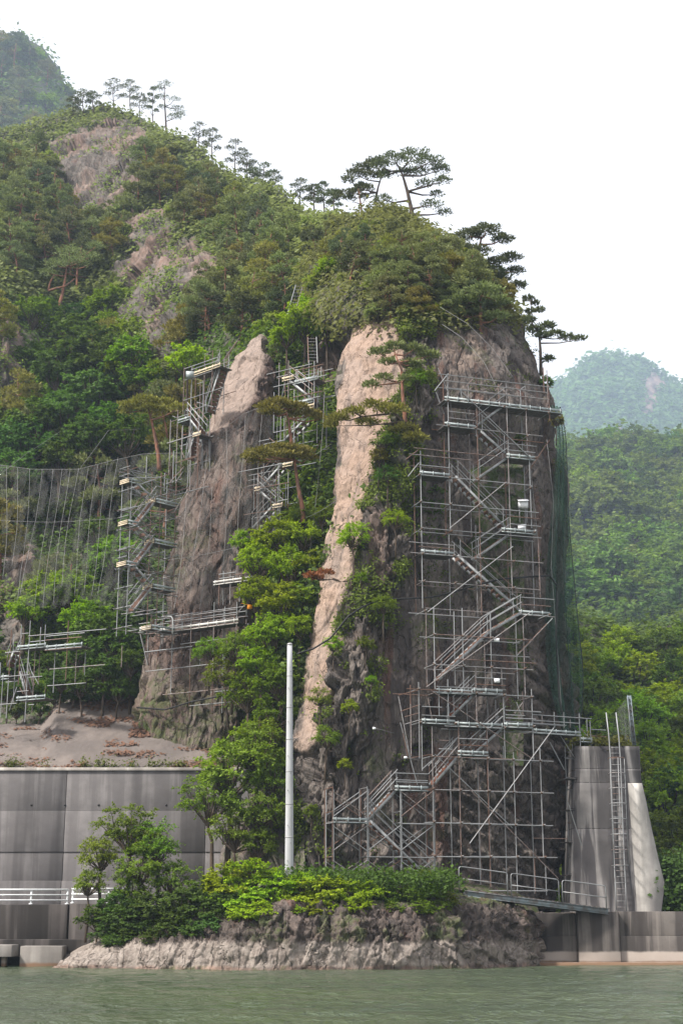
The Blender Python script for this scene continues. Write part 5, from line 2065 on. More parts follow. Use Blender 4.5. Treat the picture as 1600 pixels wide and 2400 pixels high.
def pad_needles(rng, centre, rx, ry, rz, n, ln, wd):
    d = rng.normal(0, 1, (n, 3))
    d /= np.linalg.norm(d, axis=1)[:, None]
    rr = rng.random(n) ** 0.42
    lump = 1 + 0.22 * np.sin(np.arctan2(d[:, 1], d[:, 0]) * 5 + rng.uniform(0, 6))
    P0 = centre + d * rr[:, None] * np.stack([rx * lump, ry * lump, np.full(n, rz)], 1)
    P0[:, 2] += 0.35 * rz - 0.5 * rz * (d[:, 0] ** 2 + d[:, 1] ** 2) * rr
    ax = d * np.array([0.8, 0.8, 0.35]) + np.array([0, 0, 0.55]) + rng.normal(0, 0.35, (n, 3))
    ax /= np.linalg.norm(ax, axis=1)[:, None]
    sd_ = np.cross(ax, rng.normal(0, 1, (n, 3)))
    sd_ /= np.linalg.norm(sd_, axis=1)[:, None] + 1e-9
    L = ln * rng.uniform(0.6, 1.3, n)[:, None]
    w = wd * rng.uniform(0.7, 1.3, n)[:, None]
    V = np.stack([P0 - sd_ * w * 0.5, P0 + ax * L * 0.5 - sd_ * w * 0.75, P0 + ax * L, P0 + ax * L * 0.5 + sd_ * w * 0.75], 1).reshape(-1, 3)
    return V


def pine_proto(seed, H=5.0, n=3600):
    rng = np.random.default_rng(seed)
    lean = rng.normal(0, 0.25, 2)
    tr = [np.array([lean[0] * t ** 2 + 0.12 * math.sin(t * 5 + seed), lean[1] * t ** 2 + 0.1 * math.cos(t * 4 + seed), H * t]) for t in np.linspace(-0.08, 1, 8)]
    mb = MB()
    mb.tube(tr, np.linspace(0.13, 0.03, 8), 6)
    pads = []
    lay = rng.integers(6, 9)
    for i in range(lay):
        t = 0.38 + 0.62 * i / (lay - 1)
        k = rng.integers(2, 5) if t < 0.93 else 1
        a0 = rng.uniform(0, 6.28)
        for j in range(k):
            a = a0 + j * 6.28 / k + rng.normal(0, 0.35)
            reach = (1.75 * (1.15 - t) ** 0.6 + 0.25) * rng.uniform(0.6, 1.15) if t < 0.93 else 0.1
            base = np.array([np.interp(t, np.linspace(-0.08, 1, 8), [p[q] for p in tr]) for q in range(3)])
            c = base + np.array([math.cos(a) * reach, math.sin(a) * reach, rng.normal(0.05, 0.15)])
            pads.append((c, rng.uniform(0.42, 0.78) * (1.15 - 0.35 * t)))
            mb.tube([base - (0, 0, 0.12), base * 0.5 + c * 0.5 + (0, 0, -0.08), c], [0.045, 0.03, 0.012], 5, False)
    tot = sum(r * r for _, r in pads)
    V = np.concatenate([pad_needles(rng, c, r, r, 0.17 + 0.1 * r, int(n * r * r / tot) + 20, 0.25, 0.075) for c, r in pads])
    return mesh_np('crown', V, np.arange(len(V)).reshape(-1, 4), None, M['needle']), mb.mesh('trunk', M['bark_red'], True)


FINE = [broad_proto(1000 + k, 11500, 0.055, 78) for k in range(5)]
MED = [broad_proto(1100 + k, 6000, 0.082, 58) for k in range(6)]
COARSE = [broad_proto(1200 + k, 2800, 0.12, 42) for k in range(5)]
BUSH = [broad_proto(1300 + k, 5200, 0.09, 40) for k in range(4)]
AIRY = [broad_proto(1350 + k, 6200, 0.058, 56, 0.6) for k in range(4)]
PINES = [pine_proto(1400 + k) for k in range(6)]
TRNG = random.Random(99)


def jit(c, a=0.12):
    k = 1 + TRNG.uniform(-a, a)
    return (max(0, c[0] * k * (1 + TRNG.uniform(-a, a) * 0.5)), max(0, c[1] * k), max(0, c[2] * k * (1 + TRNG.uniform(-a, a))))


def plant(proto, base, scale, col, name, label, cat, group=None, sq=1.0, tilt=0.05):
    r = obj(name, None, None, label, cat, group, 'thing', tuple(base))
    r.rotation_euler = (TRNG.gauss(0, tilt), TRNG.gauss(0, tilt), TRNG.uniform(0, 6.28))
    r.scale = (scale, scale, scale * sq)
    c = obj('crown', proto[0], r)
    c.color = (*col, 1)
    obj('trunk', proto[1], r)
    return r


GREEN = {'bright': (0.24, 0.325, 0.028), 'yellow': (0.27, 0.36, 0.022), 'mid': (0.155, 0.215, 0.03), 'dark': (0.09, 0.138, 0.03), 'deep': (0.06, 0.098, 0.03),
         'pine': (0.165, 0.185, 0.07), 'pine_d': (0.095, 0.112, 0.05), 'olive': (0.19, 0.18, 0.045), 'far': (0.15, 0.205, 0.045), 'rust': (0.24, 0.10, 0.05), 'haze_mid': (0.20, 0.22, 0.075), 'haze_light': (0.25, 0.275, 0.07), 'haze_dark': (0.14, 0.162, 0.065)}  # slope and pine greens paled and greyed: mountain haze put into the leaf colour


def crown_at(protos, ix, iy, d, Rm, col, name, label, cat='tree', group=None, sq=1.0):
    c = PI(ix, iy, d)
    plant(TRNG.choice(protos), (c[0], c[1], c[2] - 1.3 * Rm * sq), Rm, jit(GREEN[col]), name, label, cat, group, sq)


def crowns(protos, items, col, name, label, cat, group, sq=1.0):
    for it in items:
        crown_at(protos, it[0], it[1], it[2], it[3], it[4] if len(it) > 4 else col, name, label, cat, group, sq)


# ---- individual pines, each with its own limbs
def own_pine(label, d, trunk, pads, r0=0.16, col='pine', n=2600, group=None, bark='bark_red', name='pine_tree', extra=()):
    rng = np.random.default_rng(abs(hash((trunk[0][0], trunk[0][1]))) % 9999)
    k = d / 3430.0 * 1.02
    T = np.array([PI(x, y, d) for x, y in trunk])
    T = np.concatenate([(T[0] + (0, 0.1, -0.6))[None], T])
    base = T[1].copy()
    fine = []
    for i in range(len(T) - 1):
        for s in (0, 0.5):
            fine.append(T[i] * (1 - s) + T[i + 1] * s)
    fine.append(T[-1])
    mb = MB()
    fine = np.array(fine)
    mb.tube(fine - base, np.linspace(r0, r0 * 0.3, len(fine)), 7)
    tot = sum(p[2] * max(p[3], 4) for p in pads)
    VV = []
    for (x, y, rx, rz) in pads:
        dd = d + rng.normal(0, 0.55)
        c = PI(x, y, dd)
        low = fine[fine[:, 2] < c[2] + 0.15]
        src = low[np.argmin(np.linalg.norm(low - c, axis=1))] if len(low) else fine[0]
        m = src * 0.5 + c * 0.5 + np.array([0, 0, -0.12]) + rng.normal(0, 0.08, 3)
        mb.tube(np.array([src, m, c - (0, 0, 0.05)]) - base, [r0 * 0.42, r0 * 0.28, r0 * 0.1], 5, False)
        VV.append(pad_needles(rng, c - base, rx * k, rx * k * 0.85, rz * k * 0.62 + 0.04, int(n * rx * max(rz, 4) / tot) + 30, 0.22, 0.06))
    for e in extra:
        q = np.array([PI(x, y, d - 0.3) for x, y in e]) - base
        mb.tube(q, np.linspace(r0 * 0.5, r0 * 0.2, len(q)), 6)
    r = empty(name, base, label, 'tree', group)
    V = np.concatenate(VV)
    c = obj('crown', mesh_np('crown', V, np.arange(len(V)).reshape(-1, 4), None, M['needle']), r)
    c.color = (*GREEN[col], 1)
    obj('trunk', mb.mesh('trunk', M[bark], True), r)


own_pine('large umbrella-shaped pine standing alone on the cliff top', 103, [(948, 508), (944, 480), (935, 440), (928, 415), (920, 392)],
         [(905, 366, 40, 12), (950, 358, 45, 12), (985, 372, 40, 11), (1010, 390, 26, 10), (1016, 415, 22, 9), (975, 422, 24, 7), (935, 396, 28, 7), (885, 402, 20, 7), (880, 457, 26, 6), (990, 470, 28, 7), (1020, 488, 20, 6), (1003, 446, 18, 6), (872, 378, 24, 9), (962, 394, 28, 7)], 0.22, 'pine_d', 4200, None, 'bark')
own_pine('slender pine just beside the large umbrella pine on the cliff top', 105, [(864, 490), (863, 455), (868, 430), (876, 405)],
         [(835, 386, 28, 9), (862, 374, 28, 9), (815, 399, 24, 8), (800, 413, 17, 6), (850, 402, 24, 7), (842, 432, 18, 6), (795, 442, 18, 5), (880, 398, 20, 7)], 0.15, 'pine_d', 2600, None, 'bark')
own_pine('small pine with forked thin trunk on the cliff top', 107, [(830, 482), (826, 455), (822, 430)], [(815, 440, 18, 7), (830, 428, 15, 7), (802, 455, 14, 5), (838, 452, 12, 5), (775, 448, 14, 5)], 0.1, 'pine_d', 1100)
own_pine('bushy dark pine on the right shoulder of the dome', 91, [(1108, 668), (1101, 625), (1098, 580), (1105, 545)],
         [(1075, 541, 34, 11), (1115, 529, 38, 11), (1152, 550, 26, 11), (1095, 576, 34, 9), (1170, 592, 27, 9), (1182, 622, 22, 8), (1188, 656, 20, 9), (1140, 602, 28, 8), (1058, 566, 24, 9), (1150, 640, 26, 8)], 0.19, 'pine_d', 4200)
own_pine('small pine stretching one branch out from the cliff edge into the sky', 85.5, [(1241, 840), (1240, 802), (1238, 775), (1232, 755)],
         [(1215, 735, 13, 5), (1228, 757, 20, 6), (1255, 749, 18, 7), (1276, 766, 17, 5), (1302, 776, 22, 4), (1330, 778, 15, 3), (1247, 771, 22, 5), (1258, 825, 14, 5)], 0.13, 'pine_d', 1700, None, 'bark')
own_pine('thin sparse pine sapling above the branching edge pine', 86.5, [(1222, 745), (1220, 715), (1217, 690)], [(1212, 686, 12, 4), (1228, 697, 10, 4), (1240, 712, 9, 4), (1218, 715, 10, 3)], 0.06, 'pine_d', 420, None, 'bark')
own_pine('pine with stout red trunk on the dome above the top scaffold', 83.0, [(1104, 778), (1102, 742), (1103, 708), (1100, 680)],
         [(1060, 691, 38, 9), (1110, 667, 42, 11), (1142, 691, 32, 9), (1090, 721, 32, 7), (1050, 721, 22, 7), (1142, 727, 28, 7), (1075, 657, 28, 9)], 0.2, 'pine', 3600)
own_pine('red-barked pine growing on the cliff corner beside the pink slab', 77.6, [(930, 965), (924, 905), (922, 850), (908, 815)],
         [(870, 809, 26, 6), (905, 796, 28, 7), (950, 801, 28, 7), (985, 816, 24, 7), (890, 831, 20, 5), (945, 836, 26, 7), (880, 867, 22, 4), (852, 884, 20, 4), (930, 870, 16, 5)], 0.15, 'pine', 2600)
own_pine('low pine reaching a long branch across the pink slab', 77.0, [(945, 985), (905, 950), (865, 953), (830, 957)],
         [(860, 931, 33, 7), (900, 941, 38, 8), (812, 946, 28, 7), (776, 961, 26, 8), (760, 976, 16, 6), (842, 970, 26, 6), (930, 986, 32, 11), (952, 1006, 28, 11)], 0.12, 'olive', 3000, None, 'bark')
own_pine('flat-topped pine with long red leaning trunk, lower of two in the gully', 81.8, [(696, 1176), (685, 1120), (678, 1070), (672, 1042)],
         [(600, 1041, 38, 8), (640, 1031, 38, 8), (682, 1036, 38, 9), (575, 1049, 20, 6), (655, 1046, 38, 6), (706, 1051, 20, 7), (592, 1060, 22, 4)], 0.17, 'olive', 3200)
own_pine('flat-topped pine with red trunk, upper of two in the gully', 83.0, [(671, 1032), (667, 1000), (662, 962), (655, 938)],
         [(610, 936, 24, 7), (640, 926, 32, 9), (682, 936, 32, 9), (716, 951, 24, 8), (735, 961, 13, 5), (625, 946, 28, 7), (665, 951, 28, 6)], 0.15, 'olive', 2600)
own_pine('umbrella pine with bare red trunk among trees left of the fin', 92, [(366, 1060), (358, 1010), (348, 965), (340, 938)],
         [(300, 931, 28, 8), (335, 919, 32, 8), (375, 926, 32, 8), (410, 936, 20, 7), (290, 946, 18, 5), (350, 940, 36, 7)], 0.17, 'olive', 2600, None, 'bark_red', 'pine_tree', [[(385, 1005), (380, 975), (372, 945)]])
own_pine('red-trunked pine before the grey crag above the fin', 111, [(481, 795), (480, 752), (478, 720), (484, 690)],
         [(440, 691, 28, 8), (470, 666, 32, 8), (505, 681, 32, 8), (540, 701, 24, 8), (430, 716, 22, 6), (515, 721, 26, 6), (455, 651, 24, 7), (450, 736, 15, 4)], 0.2, 'pine', 2600)
own_pine('pine with bent pale red limbs over the dark upper hollow', 139, [(138, 700), (148, 655), (154, 615)],
         [(130, 606, 34, 8), (170, 601, 38, 9), (205, 591, 32, 8), (110, 626, 28, 7), (160, 577, 42, 8), (220, 566, 24, 8)], 0.26, 'pine', 2600, None, 'bark_red', 'pine_tree', [[(112, 668), (130, 662), (150, 658), (172, 640)], [(112, 668), (116, 648), (126, 630)]])
own_pine('dead pine limb with orange-brown needles over the pink slab', 76.6, [(806, 1330), (785, 1337), (765, 1330), (745, 1332)], [(715, 1323, 15, 3), (745, 1316, 18, 3), (730, 1328, 10, 3)], 0.12, 'rust', 420, None, 'bark', 'dead_branch')
own_pine('tall two-storeyed pine standing on the skyline', 183, [(382, 298), (380, 260), (378, 230), (378, 200)],
         [(378, 193, 20, 4), (365, 203, 14, 3), (372, 222, 16, 4), (400, 228, 15, 4), (408, 250, 20, 5), (400, 268, 20, 5), (415, 262, 14, 4), (375, 245, 12, 3)], 0.17, 'pine_d', 1500, None, 'bark')
for ix, yb, yt, w, dd in ((192, 248, 206, 26, 190), (215, 250, 210, 22, 190), (262, 240, 182, 30, 190), (300, 246, 184, 26, 189), (322, 262, 215, 28, 187), (352, 280, 200, 16, 186), (458, 352, 282, 28, 171), (488, 362, 296, 26, 168),
                          (541, 402, 322, 30, 160), (568, 420, 352, 26, 157), (606, 446, 376, 32, 152), (628, 450, 392, 26, 149), (690, 478, 412, 28, 141), (722, 482, 425, 22, 138), (745, 486, 420, 26, 135), (768, 488, 436, 22, 132), (170, 262, 222, 22, 190), (580, 432, 385, 24, 155)):
    hh = yb - yt
    own_pine('dark pine in the open row along the skyline ridge', dd, [(ix, yb + 8), (ix - 2, yb - hh * 0.4), (ix + 1, yt + 6)],
             [(ix + TRNG.uniform(-3, 3), yt + 4, w * 0.5, 4), (ix - w * 0.45, yt + hh * 0.22, w * 0.42, 4), (ix + w * 0.5, yt + hh * 0.3, w * 0.42, 4), (ix + TRNG.uniform(-8, 8), yt + hh * 0.42, w * 0.5, 4), (ix - w * 0.5, yt + hh * 0.58, w * 0.4, 4), (ix + w * 0.45, yt + hh * 0.68, w * 0.4, 4)],
             0.11, 'pine_d', 900, 'pines along the skyline ridge', 'bark')

# ---- broadleaf trees and bushes one can pick out
crowns(FINE, [(640, 1232, 82, 1.6), (700, 1227, 81.5, 1.25), (600, 1292, 82, 1.5), (668, 1300, 81, 1.6), (720, 1292, 80.6, 1.1), (590, 1362, 81.5, 1.4), (650, 1382, 80.5, 1.6), (698, 1372, 80, 1.1), (630, 1452, 80, 1.5),
              (688, 1442, 79.4, 1.0), (600, 1522, 80, 1.5), (648, 1560, 79.2, 1.4, 'mid'), (560, 1245, 83, 0.9), (690, 1185, 82.2, 0.95, 'mid'), (742, 1185, 81.5, 0.8, 'mid')],
       'bright', 'broadleaf_tree', 'bright yellow-green tree in the gully between fin and pink slab', 'tree', 'bright trees in the gully')
crowns(AIRY, [(540, 1484, 81, 1.35), (480, 1488, 82, 0.95), (570, 1592, 80, 1.45), (520, 1545, 81, 1.15), (632, 1632, 79, 1.25), (610, 1690, 78.4, 1.3)],
       'mid', 'broadleaf_tree', 'mid-green feathery tree at the foot of the gully above the wall', 'tree', 'trees at the gully foot')
crowns(AIRY, [(530, 1762, 77.2, 2.5), (590, 1722, 77.2, 1.9), (488, 1832, 76.6, 1.8), (582, 1852, 76.2, 1.75), (625, 1785, 76.6, 1.4), (540, 1905, 76, 1.45), (592, 1935, 75.6, 1.15)],
       'mid', 'broadleaf_tree', 'spreading tree between retaining wall and utility pole', 'tree', 'trees before the retaining wall')
crowns(AIRY, [(300, 1905, 74, 1.7), (365, 1938, 73.6, 1.5), (232, 1960, 73.6, 1.25), (330, 1985, 73.2, 1.5), (206, 2025, 73.2, 1.0), (290, 2045, 73, 1.2), (395, 2015, 73, 1.3)],
       'mid', 'broadleaf_tree', 'layered tree overhanging the end of the white guard rail', 'tree', 'trees over the guard rail')
crowns(BUSH, [(300, 2112, 71.6, 1.2), (360, 2092, 71.6, 1.35), (420, 2082, 71.2, 1.35), (250, 2145, 71.6, 0.8), (470, 2092, 70.6, 1.3), (400, 2120, 70.4, 1.0), (290, 2150, 70.9, 0.75), (500, 2110, 70.0, 0.8), (225, 2110, 72.2, 0.9), (520, 2075, 70.2, 0.9), (330, 2145, 71.1, 0.9), (440, 2142, 70.0, 0.9), (380, 2140, 70.2, 0.9), (480, 2130, 69.6, 0.8), (260, 2165, 70.6, 0.6), (345, 2160, 70.0, 0.6), (270, 2085, 72.2, 1.1), (490, 2050, 71.6, 1.1)],
       'dark', 'bush', 'dark green bush hanging over the sloping shore rock', 'bush', 'dark bushes on the shore', 0.9)
crowns(BUSH, [(530, 2032, 71.1, 1.34), (580, 2014, 71.1, 1.22), (560, 2072, 70.1, 1.16), (630, 2044, 70.6, 1.10), (690, 2056, 70.5, 1.16), (742, 2050, 70.5, 1.22), (800, 2058, 70.5, 0.98), (842, 2054, 70.8, 0.85), (735, 2092, 69.5, 0.76), (640, 2084, 69.8, 0.76), (772, 2078, 70.0, 0.73), (705, 2030, 71.0, 0.85), (600, 2095, 69.2, 0.73), (560, 2100, 69.3, 0.85), (680, 2098, 69.3, 0.61), (820, 2082, 69.5, 0.67)],
       'yellow', 'bush', 'yellow-green bush on the rock shelf around the pole foot', 'bush', 'yellow-green bushes on the rock shelf', 0.85)
crowns(BUSH, [(890, 2062, 71.2, 0.72), (940, 2062, 71.4, 0.8), (985, 2054, 71.7, 0.8), (1028, 2068, 71.7, 0.62), (902, 2088, 70.6, 0.6), (962, 2092, 70.7, 0.7), (1010, 2085, 71.0, 0.55), (870, 2045, 71.8, 0.7), (975, 2010, 72.2, 0.42)],
       'mid', 'bush', 'olive green bush on the shelf edge below the lowest stairs', 'bush', 'bushes below the lowest stairs', 0.85)
crowns(MED, [(100, 1372, 96, 2.1), (160, 1362, 95, 1.9), (60, 1402, 95, 1.5), (200, 1422, 92, 1.7)], 'bright', 'broadleaf_tree', 'light green tree above the small hidden scaffold', 'tree', 'light trees above the hidden scaffold')
crowns(MED, [(232, 1442, 90, 1.7), (272, 1482, 89, 1.5), (180, 1502, 89, 1.2), (240, 1542, 88, 1.4), (300, 1522, 88, 1.2), (190, 1572, 88, 1.1), (140, 1562, 88.6, 1.0), (270, 1582, 87.6, 1.1), (110, 1522, 89.4, 0.8), (310, 1590, 89.2, 0.8), (130, 1600, 89.6, 0.8), (175, 1600, 89.4, 0.8), (220, 1598, 89.4, 0.85), (265, 1598, 89.3, 0.8), (90, 1625, 89.6, 0.8), (40, 1630, 89.6, 0.8), (60, 1580, 90, 0.9), (20, 1590, 90, 0.9), (345, 1600, 89.3, 0.6)],
       'dark', 'bush', 'dark leafy bush along the top of the sprayed concrete slope', 'bush', 'dark bushes above the sprayed slope')
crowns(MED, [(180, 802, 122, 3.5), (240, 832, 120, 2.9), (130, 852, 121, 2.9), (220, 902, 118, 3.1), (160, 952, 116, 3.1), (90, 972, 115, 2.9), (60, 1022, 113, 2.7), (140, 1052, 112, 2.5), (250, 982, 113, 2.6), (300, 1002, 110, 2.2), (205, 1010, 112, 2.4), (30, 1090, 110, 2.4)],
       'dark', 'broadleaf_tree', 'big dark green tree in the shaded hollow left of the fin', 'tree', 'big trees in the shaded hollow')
crowns(MED, [(312, 815, 117, 2.4), (335, 868, 115.5, 2.1), (282, 850, 118, 2.0)], 'mid', 'broadleaf_tree', 'round pale green tree beneath the pinkish gravel chute', 'tree', 'round trees under the chute')
crown_at(MED, 432, 830, 103, 1.75, 'bright', 'broadleaf_tree', 'lime green tree just above the highest left scaffold deck')
crowns(FINE, [(700, 742, 93.4, 1.9), (752, 752, 92.6, 1.5), (660, 765, 93.6, 1.4), (722, 700, 95, 1.3)], 'bright', 'broadleaf_tree', 'lime green tree over the dark ladder in the gully head', 'tree', 'lime trees at the gully head')
for it in ((812, 1228, 76.9, 1.1, 'bright', 'airy bright sapling spreading over the middle of the pink slab'), (908, 1192, 76.5, 0.75, 'bright', 'bright green shrub on the cliff corner beside the upper scaffold'),
           (880, 1388, 75.9, 0.75, 'mid', 'leafy shrub under the black cable on the cliff corner'), (735, 1602, 75.9, 0.7, 'mid', 'green shrub at the narrow bottom end of the pink slab'), (748, 1692, 75.4, 0.85, 'mid', 'shrub cluster on the broken rock below the pink slab'),
           (802, 1625, 75.4, 0.5, 'bright', 'small bright shrub on bare dark rock left of the lower scaffold'), (792, 1757, 74.9, 0.42, 'bright', 'tiny bright shrub on the dark cliff above the first deck'), (852, 1562, 75.6, 0.3, 'bright', 'tiny tuft-like shrub on grey rock above the lower scaffold'),
           (715, 1865, 75.2, 0.5, 'mid', 'small shrub clinging left of the frame scaffold'), (880, 1010, 77.4, 0.8, 'mid', 'dense shrub in the cleft below the low branching pine'), (890, 1090, 77.2, 0.7, 'dark', 'dark shrub in the cleft right of the pink slab'),
           (870, 1050, 77.4, 0.6, 'olive', 'olive shrub at the edge of the pink slab'), (745, 2010, 72.8, 0.5, 'mid', 'low shrub at the foot of the frame scaffold'), (1250, 880, 84, 0.55, 'mid', 'shrub on the right cliff edge by the top deck'),
           (1275, 965, 82.3, 0.55, 'olive', 'small pine-like shrub under the right end of the top deck'), (840, 1480, 76, 0.5, 'mid', 'shrub in the crevice beneath the black cable'), (765, 1480, 76.5, 0.55, 'bright', 'shrub with reddish tips crossing the lower pink slab'),
           (955, 870, 78.2, 0.7, 'mid', 'shrub in the crack left of the top scaffold deck'), (830, 1330, 76.4, 0.45, 'mid', 'shrub by the root of the dead orange limb'), (1195, 1010, 79.6, 0.45, 'dark', 'dark tuft of shrub on the overhanging face')):
    crown_at(BUSH if it[3] < 0.65 else AIRY, it[0], it[1], it[2], it[3], it[4], 'shrub', it[5], 'shrub')


# ---- woods on the slopes: every tree placed on the surface
def scatter(surf, count, region, size, pine_share, cols, tag_, rng, protos, spacing=0.5, rock_ok=0.35, xr=(-60, 1630), pine_k=(0.5, 0.7), bands=None, name='broadleaf_tree', cat='tree', margin=40, ceil=None):
    """tag_: (where it stands, group words); bands: (photo row limits, words)"""
    V, N, PX, PY, RK, nf = surf
    px, py = PX[:, :nf - 1].ravel(), PY[:, :nf - 1].ravel()
    P3 = V[:, :nf - 1].reshape(-1, 3)
    rk = RK[:, :nf - 1].ravel()
    top = np.repeat(PY[:, :nf].min(1), nf - 1)
    ok = np.where((rk < rock_ok) & (px > xr[0]) & (px < xr[1]) & (py > top + margin))[0]
    ok = ok[region(px[ok], py[ok])]
    placed = []
    tries = 0
    n = 0
    tone = {'bright': 'light green', 'yellow': 'yellow-green', 'mid': 'mid-green', 'dark': 'dark green', 'deep': 'blackish green', 'far': 'hazy green', 'pine': 'olive green', 'pine_d': 'dark', 'olive': 'brownish green', 'haze_mid': 'mid-green', 'haze_light': 'light green', 'haze_dark': 'dark green'}
    while n < count and tries < count * 60 and len(ok):
        tries += 1
        i = rng.choice(ok)
        d = P3[i, 1]
        s = rng.uniform(*size)
        is_pine = rng.random() < pine_share
        pk = rng.uniform(*pine_k)
        wpx = s * 3430 / d
        q = (px[i], py[i])
        hpx = (4.9 * s * pk if is_pine else 1.6 * s) * 3430 / d * 0.92
        lim = np.interp(q[0], [c[0] for c in ceil], [c[1] for c in ceil]) if ceil else top[i] - 8
        if q[1] - hpx < lim:
            continue
        if any((q[0] - a) ** 2 + ((q[1] - b) * 1.25) ** 2 < (spacing * (w + wpx)) ** 2 for a, b, w in placed):
            continue
        if any(inpoly(np.array([q[0]]), np.array([q[1] - wpx * 0.7]), np.array(pl))[0] for pl in ROCKY):
            continue
        placed.append((q[0], q[1], wpx))
        b = P3[i] + np.array([0, 0, -0.15 * s])
        where = tag_[0]
        if bands:
            k = sum(q[1] > y for y in bands[0])
            where = bands[1][k] + ' ' + where
        if is_pine:
            c = TRNG.choice(('pine', 'pine', 'pine_d', 'olive'))
            lab = tone[c] + ' pine ' + where
            plant(TRNG.choice(PINES), b, s * pk, jit(GREEN[c]), 'pine_tree', lab, 'tree', lab, 1.0, 0.08)
        else:
            c = TRNG.choice(cols)
            lab = tone[c] + ' leafy ' + cat + ' ' + where
            plant(TRNG.choice(protos), b + np.array([0, 0, -0.45 * s]), s, jit(GREEN[c]), name, lab, cat, lab, rng.uniform(0.85, 1.1), 0.08)
        n += 1


G9 = np.random.default_rng(77)
SKYLINE = [(700, 490), (860, 492), (950, 512), (1040, 527), (1110, 580), (1165, 650), (1204, 715)]
scatter(MTN, 84, lambda x, y: (y < 640) & (x < 470), (1.2, 1.9), 0.6, ('haze_mid', 'haze_light', 'haze_mid', 'haze_dark'), ('left mountainside',), G9, MED, 0.42, bands=((380, 500), ('just below the skyline on the', 'around the crags on the', 'under the crags on the')))
scatter(MTN, 70, lambda x, y: (y < 800) & (x >= 470) & (x < 900), (1.0, 1.6), 0.6, ('haze_mid', 'haze_light', 'mid', 'haze_dark'), ('slope between fin and dome',), G9, MED, 0.40, bands=((560, 660), ('high on the', 'halfway down the', 'low on the')))
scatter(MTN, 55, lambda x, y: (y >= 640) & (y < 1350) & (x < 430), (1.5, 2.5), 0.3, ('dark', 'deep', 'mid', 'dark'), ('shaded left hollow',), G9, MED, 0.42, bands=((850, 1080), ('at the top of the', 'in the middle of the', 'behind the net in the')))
scatter(MTN, 26, lambda x, y: (y >= 1300) & (x < 420) & (y < 1640), (0.9, 1.4), 0.1, ('dark', 'deep', 'mid'), ('among the thicket above the sprayed slope',), G9, MED, 0.40, name='bush', cat='bush')
scatter(MTN, 36, lambda x, y: (y >= 800) & (x > 600) & (x < 790) & (y < 1720), (0.7, 1.1), 0.1, ('mid', 'dark', 'mid'), ('gully beside the pink slab',), G9, FINE, 0.36, bands=((1150,), ('in the upper', 'in the lower')), name='sapling', cat='sapling')
TV, TN, TPX, TPY = TOW[0], TOW[1], TOW[2], TOW[3]
_dm = np.where((TPY < 745) & (TN[:, 1] < 0.25) & (TN[:, 2] > 0.1))[0]
scatter((TV[_dm][:, None].repeat(2, 1), None, TPX[_dm][:, None].repeat(2, 1), TPY[_dm][:, None].repeat(2, 1), np.zeros((len(_dm), 2)), 2), 95, lambda x, y: (y > 520) & (x < 1100 + (y - 600) * 0.5), (0.65, 1.1), 0.6, ('haze_mid', 'haze_light', 'bright', 'haze_dark'), ('cliff-top thicket',), G9, FINE, 0.33, bands=((620,), ('in the upper', 'in the lower')), name='sapling', cat='sapling', margin=-1, pine_k=(0.55, 0.8), ceil=SKYLINE)
scatter(HILL_LEFT, 55, lambda x, y: (x < 170) & (y > 80), (3.6, 5.8), 0.6, ('far', 'mid'), ('hazy peak',), G9, COARSE, 0.40, xr=(-80, 200), bands=((200,), ('on the upper', 'on the lower')), margin=10)
scatter(HILL_NEAR, 60, lambda x, y: (x > 1290), (2.0, 3.2), 0.0, ('mid', 'dark', 'mid', 'bright', 'bright'), ('near slope behind the buttress',), G9, MED, 0.37, xr=(1290, 1620), bands=((1600, 1800), ('high on the', 'halfway up the', 'low on the')), margin=0)
scatter(HILL_MID, 95, lambda x, y: (x > 1280), (6.2, 9.6), 0.0, ('far', 'far', 'mid', 'dark', 'far'), ('forested valley hillside',), G9, COARSE, 0.35, xr=(1280, 1620), bands=((1080, 1180, 1290, 1380), ('along the crest of the', 'high on the', 'halfway up the', 'low on the', 'at the foot of the')), margin=0)


# ---- undergrowth that nobody could count
def undergrowth(name, label, P3, Nn, n, size, col, rng, up=0.6, clump=5, spread=0.35, mat='leaf'):
    i = rng.integers(0, len(P3), n // clump)
    c = np.repeat(P3[i], clump, 0) + rng.normal(0, spread, (len(i) * clump, 3))
    nn = np.repeat(Nn[i], clump, 0)
    c += nn * np.abs(rng.normal(0.15, 0.15, (len(c), 1)))
    V, Q = leaf_cards(c, nn * 0.5 + np.array([0, 0, up]) + rng.normal(0, 0.4, (len(c), 3)), size * rng.uniform(0.6, 1.4, len(c)), rng, 1.2)
    o = obj(name, mesh_np(name, V, Q, None, M[mat]), None, label, 'undergrowth', None, 'stuff')
    o.color = (*col, 1)


U9 = np.random.default_rng(5)
mv, mn, mpx, mpy, mrk, mnf = MTN
_f = ((mpy[:, :mnf].ravel() < 1605) | (mpx[:, :mnf].ravel() > 560)) & (mrk[:, :mnf].ravel() < 0.45) & (mpx[:, :mnf].ravel() > -60) & (mpx[:, :mnf].ravel() < 1000)
_P, _N, _y, _x2 = mv[:, :mnf].reshape(-1, 3)[_f], mn[:, :mnf].reshape(-1, 3)[_f], mpy[:, :mnf].ravel()[_f], mpx[:, :mnf].ravel()[_f]
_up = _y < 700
undergrowth('undergrowth', 'tangled green undergrowth covering the upper mountainside', _P[_up], _N[_up], 80000, 0.42, (0.16, 0.178, 0.065), U9)  # leaf colour paled and greyed to carry haze over the upper slope
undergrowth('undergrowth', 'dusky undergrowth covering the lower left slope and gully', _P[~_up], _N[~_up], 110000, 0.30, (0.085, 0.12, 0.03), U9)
_g = (~_up) & (_x2 > 560) & (_x2 < 800)
undergrowth('undergrowth', 'fresh green undergrowth on the sides of the central gully', _P[_g], _N[_g], 40000, 0.2, (0.14, 0.19, 0.028), U9)
